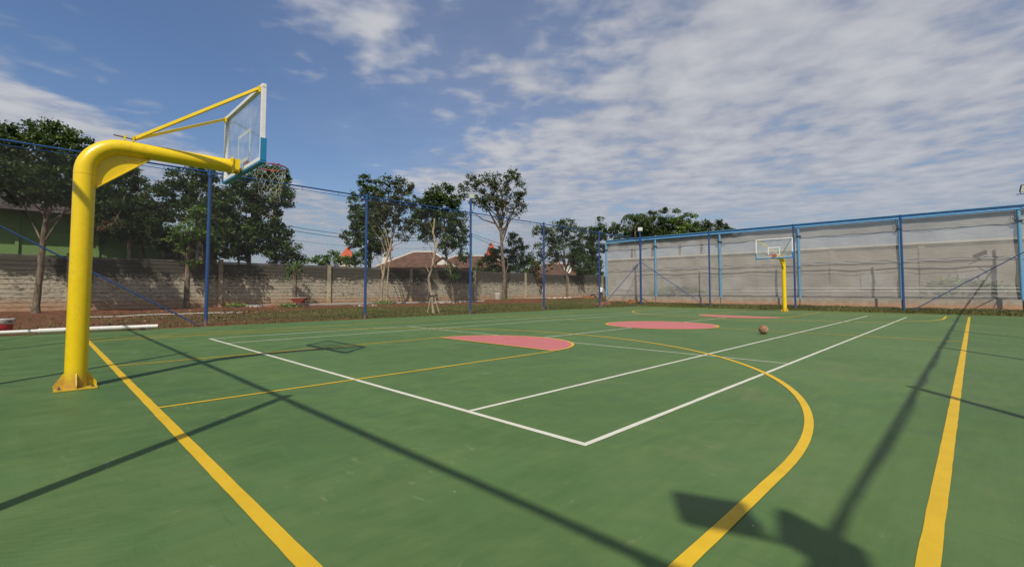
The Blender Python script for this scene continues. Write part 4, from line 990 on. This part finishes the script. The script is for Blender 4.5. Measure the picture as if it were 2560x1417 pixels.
# utility pole and cables
ud = D(1177, 37.5); up_ = gnd(1177, ud, 0); UT = empty('utility_pole', up_, 'pale concrete utility pole right behind the floodlight post', 'pole')
uz = atd(1177, 583, ud).z; MB().tube([(0, 0, 0), (0, 0, uz)], [.17, .10], 12).build('shaft', M['grey'], UT)
MB().box((0, 0, uz-.2), (1.2, .08, .08), Matrix.Rotation(YAW, 3, 'Z')).build('crossarm', M['steel'], UT)
def cable(a, b2, sag, r, lb):
    a, b2 = Vector(a), Vector(b2); pts = []
    for i in range(25): q = i/24; p = a.lerp(b2, q); p.z -= sag*4*q*(1-q); pts.append(p)
    tag(MB().tube(pts, r, 5).build('power_cable', M['cable']), lb, 'cable', 'overhead power cables')
cl = D(560, 38)
cable(atd(560, 530, cl), atd(1178, 584, ud), 1.1, .022, 'upper of the two thick cables crossing the sky left of the columnar tree')
cable(atd(560, 540, cl), atd(1177, 589, ud), 1.15, .022, 'lower of the two thick cables crossing the sky left of the columnar tree')
cable(atd(560, 570, cl), atd(1178, 612, ud), .9, .010, 'thinnest lowest cable running just above the rooftops')
cable(atd(1178, 584, ud), atd(1420, 655, D(1420, 44)), .3, .022, 'upper cable descending right of the floodlight post')
cable(atd(1177, 589, ud), atd(1405, 668, D(1420, 44)), .35, .022, 'lower cable descending right of the floodlight post')
cable(atd(1035, 636, D(1035, 41)), atd(1150, 612, ud), .25, .018, 'short cable rising from the brown roof ridge')

# ------------------------------------------------------------------ objects on the verge
# wheelbarrow
wd_ = D(745, 29.5); wp = gnd(748, wd_, .04); WB = empty('wheelbarrow', wp, 'red wheelbarrow standing in front of the tufted stump', 'wheelbarrow', YAW-math.pi/2)
tb = MB(); hz2 = .62
tp = [(-.48, -.30, hz2), (.55, -.30, hz2+.04), (.55, .30, hz2+.04), (-.48, .30, hz2)]; bt = [(-.25, -.18, hz2-.28), (.22, -.18, hz2-.28), (.22, .18, hz2-.28), (-.25, .18, hz2-.28)]
tb.add(tp+bt, [(0, 1, 5, 4), (1, 2, 6, 5), (2, 3, 7, 6), (3, 0, 4, 7), (4, 5, 6, 7)])
tr_ = tb.build('tray', M['barrow_red'], WB); md_ = tr_.modifiers.new('thick', 'SOLIDIFY'); md_.thickness = .012
MB().tube([tp[0], tp[1], tp[2], tp[3], tp[0]], .016, 6).build('tray_rim', M['stone'], WB)
for s_ in (-1, 1):
    MB().tube([(-1.02, s_*.28, .80), (-.80, s_*.27, .76), (-.35, s_*.22, .36), (.55, s_*.08, .20)], .017, 7).build('handle', M['barrow_red'], WB)
    MB().tube([(-.25, s_*.22, .34), (-.33, s_*.24, .0), (-.18, s_*.24, .0), (-.02, s_*.20, .30)], .014, 6).build('leg', M['steel'], WB)
wl = MB(); rr_ = [(.50+.17*math.cos(a), 0, .19+.17*math.sin(a)) for a in np.linspace(0, 2*math.pi, 25)]
wl.tube(rr_, .035, 8, caps=False); wl.tube([(.50, -.05, .19), (.50, .05, .19)], .10, 14); wl.build('wheel', M['darkgrey'], WB)
# paint bucket
bp_ = aty(13, 828, 16.5); bp_.z = .03; BK = empty('paint_bucket', bp_, 'red and white paint bucket on the grass at the left edge behind the pipe', 'bucket')
MB().lathe([(.001, .0), (.135, .0), (.155, .22)], (0, 0, 0), 28).build('body', M['red'], BK)
MB().lathe([(.155, .2205), (.168, .225), (.172, .34), (.176, .345), (.176, .365), (.160, .365), (.155, .24), (.001, .24)], (0, 0, 0), 28).build('upper_body', M['plastic_white'], BK)
hb_ = MB(); hb_.tube([(.18*math.cos(a), .03+.05*math.sin(a), .33-.12*math.sin(a)) for a in np.linspace(0, math.pi, 14)], .004, 5); hb_.build('handle', M['steel'], BK)
# faint dark print on the band of the bucket
pr = MB(); yb_ = face_cam(bp_)
for i in range(7):
    a = yb_+.28+i*.075; w3 = .022
    for z_ in ([.28, .305] if i % 2 else [.292]):
        pr.box((.1745*math.cos(a), .1745*math.sin(a), z_), (.0015, .009, .018 if i % 2 else .040), Matrix.Rotation(a, 3, 'Z'))
pr.build('printed_mark', M['darkgrey'], BK)
# telescoping white pipe lying at the court edge
PP = empty('white_pipe_pole', (-3.6, 15.36, 0), 'long white telescoping pipe lying on the court edge behind the near hoop', 'pipe')
def seg(x0, x1, r, nm='pipe_section'):
    q = lambda x: (x+3.6, (x+3.6)*0.0-.10*(x+3.6)/3.0, .095)
    MB().tube([q(x0), q(x1)], r, 18).build(nm, M['plastic_white'], PP)
seg(-7.5, -2.86, .046); seg(-2.86, -1.20, .062); seg(-1.20, -.40, .054); seg(-.66, -.62, .062, 'pipe_collar'); seg(-2.90, -2.86, .066, 'pipe_collar')
for x in (-1.95, -1.72, -1.05, -2.4):
    MB().tube([(x+3.6, -.06-.062-.02, .09), (x+3.6, -.06+.062, .10)], .008, 6).build('bolt', M['steel'], PP)
for x in (-6.8, -.75): MB().box((x+3.6, -.10, .02), (.09, .22, .045)).build('foot_block', M['black'], PP)
# thin white string line / strip across the soil
a = atd(120, 797, D(120, 22.8)); 
pts = []
for i in range(40):
    x = -1.9+i*.16; pts.append((x, 24.0+.35*math.sin(x*.5), height(x, 24)+.03+random.gauss(0, .004)))
tag(MB().tube(pts, .022, 6).build('thin_white_pipe', M['plastic_white']), 'thin white pipe lying across the red soil behind the yellow pole', 'pipe')
# benches of planks on blocks
def bench(u0, u1, yy, lb, sd):
    rn = random.Random(sd); d0, d1 = D(u0, yy), D(u1, yy); a, b2 = gnd(u0, d0, .33), gnd(u1, d1, .36)
    T = empty('plank_stack', gnd((u0+u1)/2, (d0+d1)/2, .05), lb, 'planks'); c = T.location; a, b2 = a-c, b2-c
    dv = (b2-a); L_ = dv.length; ang = math.atan2(dv.y, dv.x)
    for k in range(3): MB().box((a+b2)/2+Vector((0, k*.16-.1, rn.uniform(-.02, .02)+.02*k)), (L_*rn.uniform(.75, 1), .14, .035), Matrix.Rotation(ang+rn.uniform(-.03, .03), 3, 'Z')).build('plank', M['wood'], T, .004)
    for k in range(4): MB().box(a.lerp(b2, .08+.14*k)+Vector((0, -.2, -.22)), (.28, .18, .20), Matrix.Rotation(ang+rn.uniform(-.3, .3), 3, 'Z')).build('block', M['stone'], T, .015)
bench(1311, 1374, 31.5, 'pale planks on concrete blocks before the wall left of the fourth fence post', 1)
bench(1433, 1462, 31.5, 'short pale planks on blocks by the wall between the last two fence posts', 2)
def lumps(name, lb, u, yy, n_, spread, size, mat, sd, cat='rubble'):
    rn = random.Random(sd); d = D(u, yy); c = gnd(u, d, height(gnd(u, d).x, yy)); T = empty(name, c, lb, cat)
    for i in range(n_):
        me = bpy.data.meshes.new('stone'); bm = bmesh.new(); s_ = size*rn.uniform(.5, 1.3); bmesh.ops.create_icosphere(bm, subdivisions=1, radius=s_)
        for v in bm.verts: v.co *= rn.uniform(.7, 1.2); v.co.z *= .65
        bm.to_mesh(me); bm.free(); me.materials.append(M[mat]); o = bpy.data.objects.new('stone', me); COL.objects.link(o); o.parent = T
        o.location = (rn.uniform(-1, 1)*spread, rn.uniform(-.4, .4)*spread*.4, s_*.35)
lumps('rubble_pile', 'pale rubble scattered at the wall foot behind the second fence post', 920, 29.5, 16, 1.1, .07, 'stone', 1)
lumps('rubble_pile', 'scattered stones on the soil right of the bamboo tripod', 1120, 31, 14, 1.6, .08, 'stone', 2)
lumps('rubble_pile', 'reddish rubble by the wall right of the fourth fence post', 1400, 31, 18, 2.4, .14, 'stone', 3)
lumps('rubble_pile', 'small white stones at the wall foot between the nearest two wall posts', 640, 32.5, 7, .8, .07, 'stone', 4)
lumps('rubble_pile', 'white stones on the mud left of the far corner post', 1535, 20.5, 3, .6, .12, 'plastic_white', 5)
def mound(lb, c, r, h, sd):
    rn = random.Random(sd); me = MB(); n_ = 14; vs = [(0, 0, h)]
    for j in range(1, 6):
        for k in range(n_): a = 2*math.pi*k/n_; q = j/5; vs.append((r*q*math.cos(a)*rn.uniform(.85, 1.15), r*q*math.sin(a)*rn.uniform(.85, 1.15), h*(1-q)**1.2*rn.uniform(.75, 1.2)-.03*(j == 5)))
    fs = [(0, 1+k, 1+(k+1) % n_) for k in range(n_)]+[(1+j*n_+k, 1+(j+1)*n_+k, 1+(j+1)*n_+(k+1) % n_, 1+j*n_+(k+1) % n_) for j in range(4) for k in range(n_)]
    me.add(vs, fs, True); o = me.build('soil_mound', M['mud'], None, 0, c); tag(o, lb, 'soil mound')
mt, t, b = principled('red_mud', (0.2, 0.08, 0.035), 0.95, 0.15); n = t.noise(pos(t), 9, 6, .7)
t.l.new(t.mix(n, (0.13, 0.042, 0.018), (0.27, 0.11, 0.05)), b.inputs['Base Color']); bumpn(t, b, n, .8, .04); M['mud'] = mt
mound('pointed heap of red soil between the far corner post and the low wall', (30.0, 17.2, .05), .8, .42, 1)
mound('long low heap of red soil left of the far corner post', (29.2, 19.0, .05), 1.1, .25, 2)
mound('low red soil heap against the wall left of the wheelbarrow', (aty(690, 726, 32.8).x, 32.8, .0), 1.3, .18, 3)
mound('red soil heap by the wall at the right end of the verge', (aty(1465, 726, 31.5).x, 31.5, .0), 2.2, .55, 4)
# dark drum
dm = gnd(1244, D(1244, 32.7), .05); tag(MB().lathe([(.001, 0), (.28, 0), (.30, .05), (.28, .3), (.30, .45), (.28, .6), (.30, .88), (.25, .9), (.001, .88)], (0, 0, 0), 20).build('drum', M['grey'], None, 0, dm), 'upright grey drum against the wall left of the tall open tree', 'drum')
ty_ = gnd(1482, D(1482, 31.2), .35); TY = MB().tube([(0, .32*math.cos(a), .32*math.sin(a)) for a in np.linspace(0, 2*math.pi, 25)], .09, 8, caps=False).build('tyre', M['darkgrey'], None, 0, ty_)
TY.rotation_euler = (0, .25, face_cam(ty_)); tag(TY, 'old black tyre leaning on the red soil near the last fence post', 'tyre')
# weeds
for i, (u, yy, s_, lb) in enumerate(((722, 29.0, .22, 'leafy weed clump under the wheelbarrow handles'), (958, 29.8, .30, 'low green weed mound at the foot of the forked pale tree'), (1268, 31.5, .25, 'green weed tuft at the foot of the tall open tree'), (590, 32.8, .18, 'thin weed by the wall right of the first wall post'), (418, 37.2, .3, 'pinkish green shrub above the wall beside the porch columns'))):
    d = D(u, yy); z_ = 3.25 if i == 4 else .1; c = atd(u, 726, d); q = rng.normal(size=(420, 3))*np.array([s_*1.5, s_*1.1, s_*.55])
    q[:, 2] = np.abs(q[:, 2])
    T = empty('weed', (c.x, c.y, z_), lb, 'weed'); leaf_mesh('foliage', q, .10, M['leaf_young' if i != 4 else 'leaf_dead'], T, rng.uniform(0, 1, 420), .2, 60+i)
    MB().tube([(0, 0, -.15 if i != 4 else -1.), (0, 0, .15)], .012, 5).build('stem', M['bark'], T)

# grass blades on the verge and bank (cheap triangles, one object each)
def grass(name, x0, x1, y0, y1, n_, hgt, dens_fn, seed):
    r_ = np.random.default_rng(seed); x = r_.uniform(x0, x1, n_*2); y = r_.uniform(y0, y1, n_*2)
    keep = r_.uniform(size=n_*2) < dens_fn(x, y); x, y = x[keep][:n_], y[keep][:n_]; k = len(x)
    z = np.array([height(a, b_) for a, b_ in zip(x, y)])-.01; c = np.stack([x, y, z], 1)
    a = r_.uniform(0, 6.28, k); wd = .012+.012*r_.uniform(size=k); hh = hgt*r_.uniform(.4, 1.3, k); ln = r_.normal(size=(k, 2))*.4*hh[:, None]
    s = np.stack([np.cos(a)*wd, np.sin(a)*wd, np.zeros(k)], 1); tip = c+np.stack([ln[:, 0], ln[:, 1], hh], 1)
    v = np.stack([c-s, c+s, tip], 1).reshape(-1, 3)
    me = bpy.data.meshes.new(name); me.vertices.add(3*k); me.vertices.foreach_set('co', v.astype(np.float32).ravel())
    me.loops.add(3*k); me.loops.foreach_set('vertex_index', np.arange(3*k, dtype=np.int32)); me.polygons.add(k)
    me.polygons.foreach_set('loop_start', np.arange(0, 3*k, 3, dtype=np.int32)); me.polygons.foreach_set('loop_total', np.full(k, 3, dtype=np.int32)); me.update(calc_edges=True)
    me.attributes.new('tone', 'FLOAT', 'FACE').data.foreach_set('value', np.clip(.45+.28*np.sin(x*.8)*np.cos(y*1.1)+r_.normal(size=k)*.2, 0, 1).astype(np.float32))
    me.materials.append(M['grass']); o = bpy.data.objects.new(name, me); COL.objects.link(o); tag(o, 'short rough grass growing '+('between the court edge and the wall' if seed == 1 else 'on the bank at the far end of the court'), 'grass', kind='stuff')
def dfn(x, y):
    nn = .5+.5*np.sin(x*.55+1.3*np.sin(y*.7))*np.cos(y*.9+.8*np.sin(x*.4))
    return np.clip((27.5-y)/7+.1, .02, 1)*np.clip(.12+(x+2)/13, .16, 1)*(.25+.75*nn)
grass('grass', -8, 45, 15.75, 30, 85000, .085, dfn, 1)
grass('grass', 28.5, 30.7, -8.5, 15.7, 26000, .10, lambda x, y: np.clip(.8+0*x, 0, 1), 2)
# fallen leaves
n_ = 900; q = np.stack([rng.normal(3.6, 2.0, n_), rng.normal(24.5, 2.2, n_), np.zeros(n_)], 1); q[:, 2] = .06
o = leaf_mesh('fallen_leaves', q, .13, M['leaf_dead'], None, rng.uniform(0, 1, n_), 2.0, 77); tag(o, 'dry pinkish leaves scattered on the soil behind the nearest fence post', 'leaves', kind='stuff')

# ------------------------------------------------------------------ person at the corner gap
pdist = 53.0; pp = gnd(1503, pdist, .02)
def skin_body(loc, rz):
    J = {'pel': (0, 0, .95, .13), 'wst': (0, 0, 1.10, .12), 'chs': (0, 0, 1.32, .145), 'nck': (0, 0, 1.50, .055), 'hd0': (.02, 0, 1.58, .085), 'hd1': (.02, 0, 1.68, .09),
         'shl': (0, .17, 1.42, .06), 'ell': (-.02, .23, 1.15, .042), 'wrl': (.10, .20, .93, .03), 'hnl': (.13, .19, .86, .035),
         'shr': (0, -.17, 1.42, .06), 'elr': (-.02, -.23, 1.15, .042), 'wrr': (.08, -.22, .92, .03), 'hnr': (.10, -.22, .85, .035),
         'hpl': (0, .09, .88, .09), 'knl': (.02, .10, .48, .06), 'anl': (-.01, .10, .09, .04), 'ftl': (.13, .11, .035, .035),
         'hpr': (0, -.09, .88, .09), 'knr': (.03, -.10, .48, .06), 'anr': (.0, -.10, .09, .04), 'ftr': (.14, -.12, .035, .035)}
    E_ = [('pel', 'wst'), ('wst', 'chs'), ('chs', 'nck'), ('nck', 'hd0'), ('hd0', 'hd1'), ('chs', 'shl'), ('shl', 'ell'), ('ell', 'wrl'), ('wrl', 'hnl'), ('chs', 'shr'), ('shr', 'elr'), ('elr', 'wrr'), ('wrr', 'hnr'),
          ('pel', 'hpl'), ('hpl', 'knl'), ('knl', 'anl'), ('anl', 'ftl'), ('pel', 'hpr'), ('hpr', 'knr'), ('knr', 'anr'), ('anr', 'ftr')]
    ks = list(J); me = bpy.data.meshes.new('person'); me.from_pydata([J[k][:3] for k in ks], [(ks.index(a), ks.index(b2)) for a, b2 in E_], [])
    o = bpy.data.objects.new('body', me); COL.objects.link(o); sk = o.modifiers.new('skin', 'SKIN')
    for i, k in enumerate(ks): me.skin_vertices[0].data[i].radius = (J[k][3],)*2
    me.skin_vertices[0].data[0].use_root = True
    sb = o.modifiers.new('sub', 'SUBSURF'); sb.levels = 1; sb.render_levels = 1
    dg = bpy.context.evaluated_depsgraph_get(); ev = o.evaluated_get(dg); m2_ = bpy.data.meshes.new_from_object(ev)
    bpy.data.objects.remove(o)
    for k in ('shirt', 'darkcloth', 'skin', 'hair'): m2_.materials.append(M[k])
    for p in m2_.polygons:
        c = p.center; p.use_smooth = True
        if c.z > 1.64 or (c.z > 1.56 and c.x < -.0): p.material_index = 3
        elif c.z > 1.47: p.material_index = 2
        elif abs(c.y) > .17 and c.z < 1.2: p.material_index = 2
        elif c.z < .95: p.material_index = 1
        else: p.material_index = 0
    ob = bpy.data.objects.new('person', m2_); COL.objects.link(ob); ob.location = loc; ob.rotation_euler = (0, 0, rz)
    tag(ob, 'person in a white shirt and dark trousers standing in the gap beside the shade screen', 'person')
skin_body(pp, face_cam(pp, .5))
print('leaves', TOT[0], 'objects', len(bpy.data.objects))
SC.render.engine = 'CYCLES'
SC.cycles.transparent_max_bounces = 24
SC.cycles.max_bounces = 8
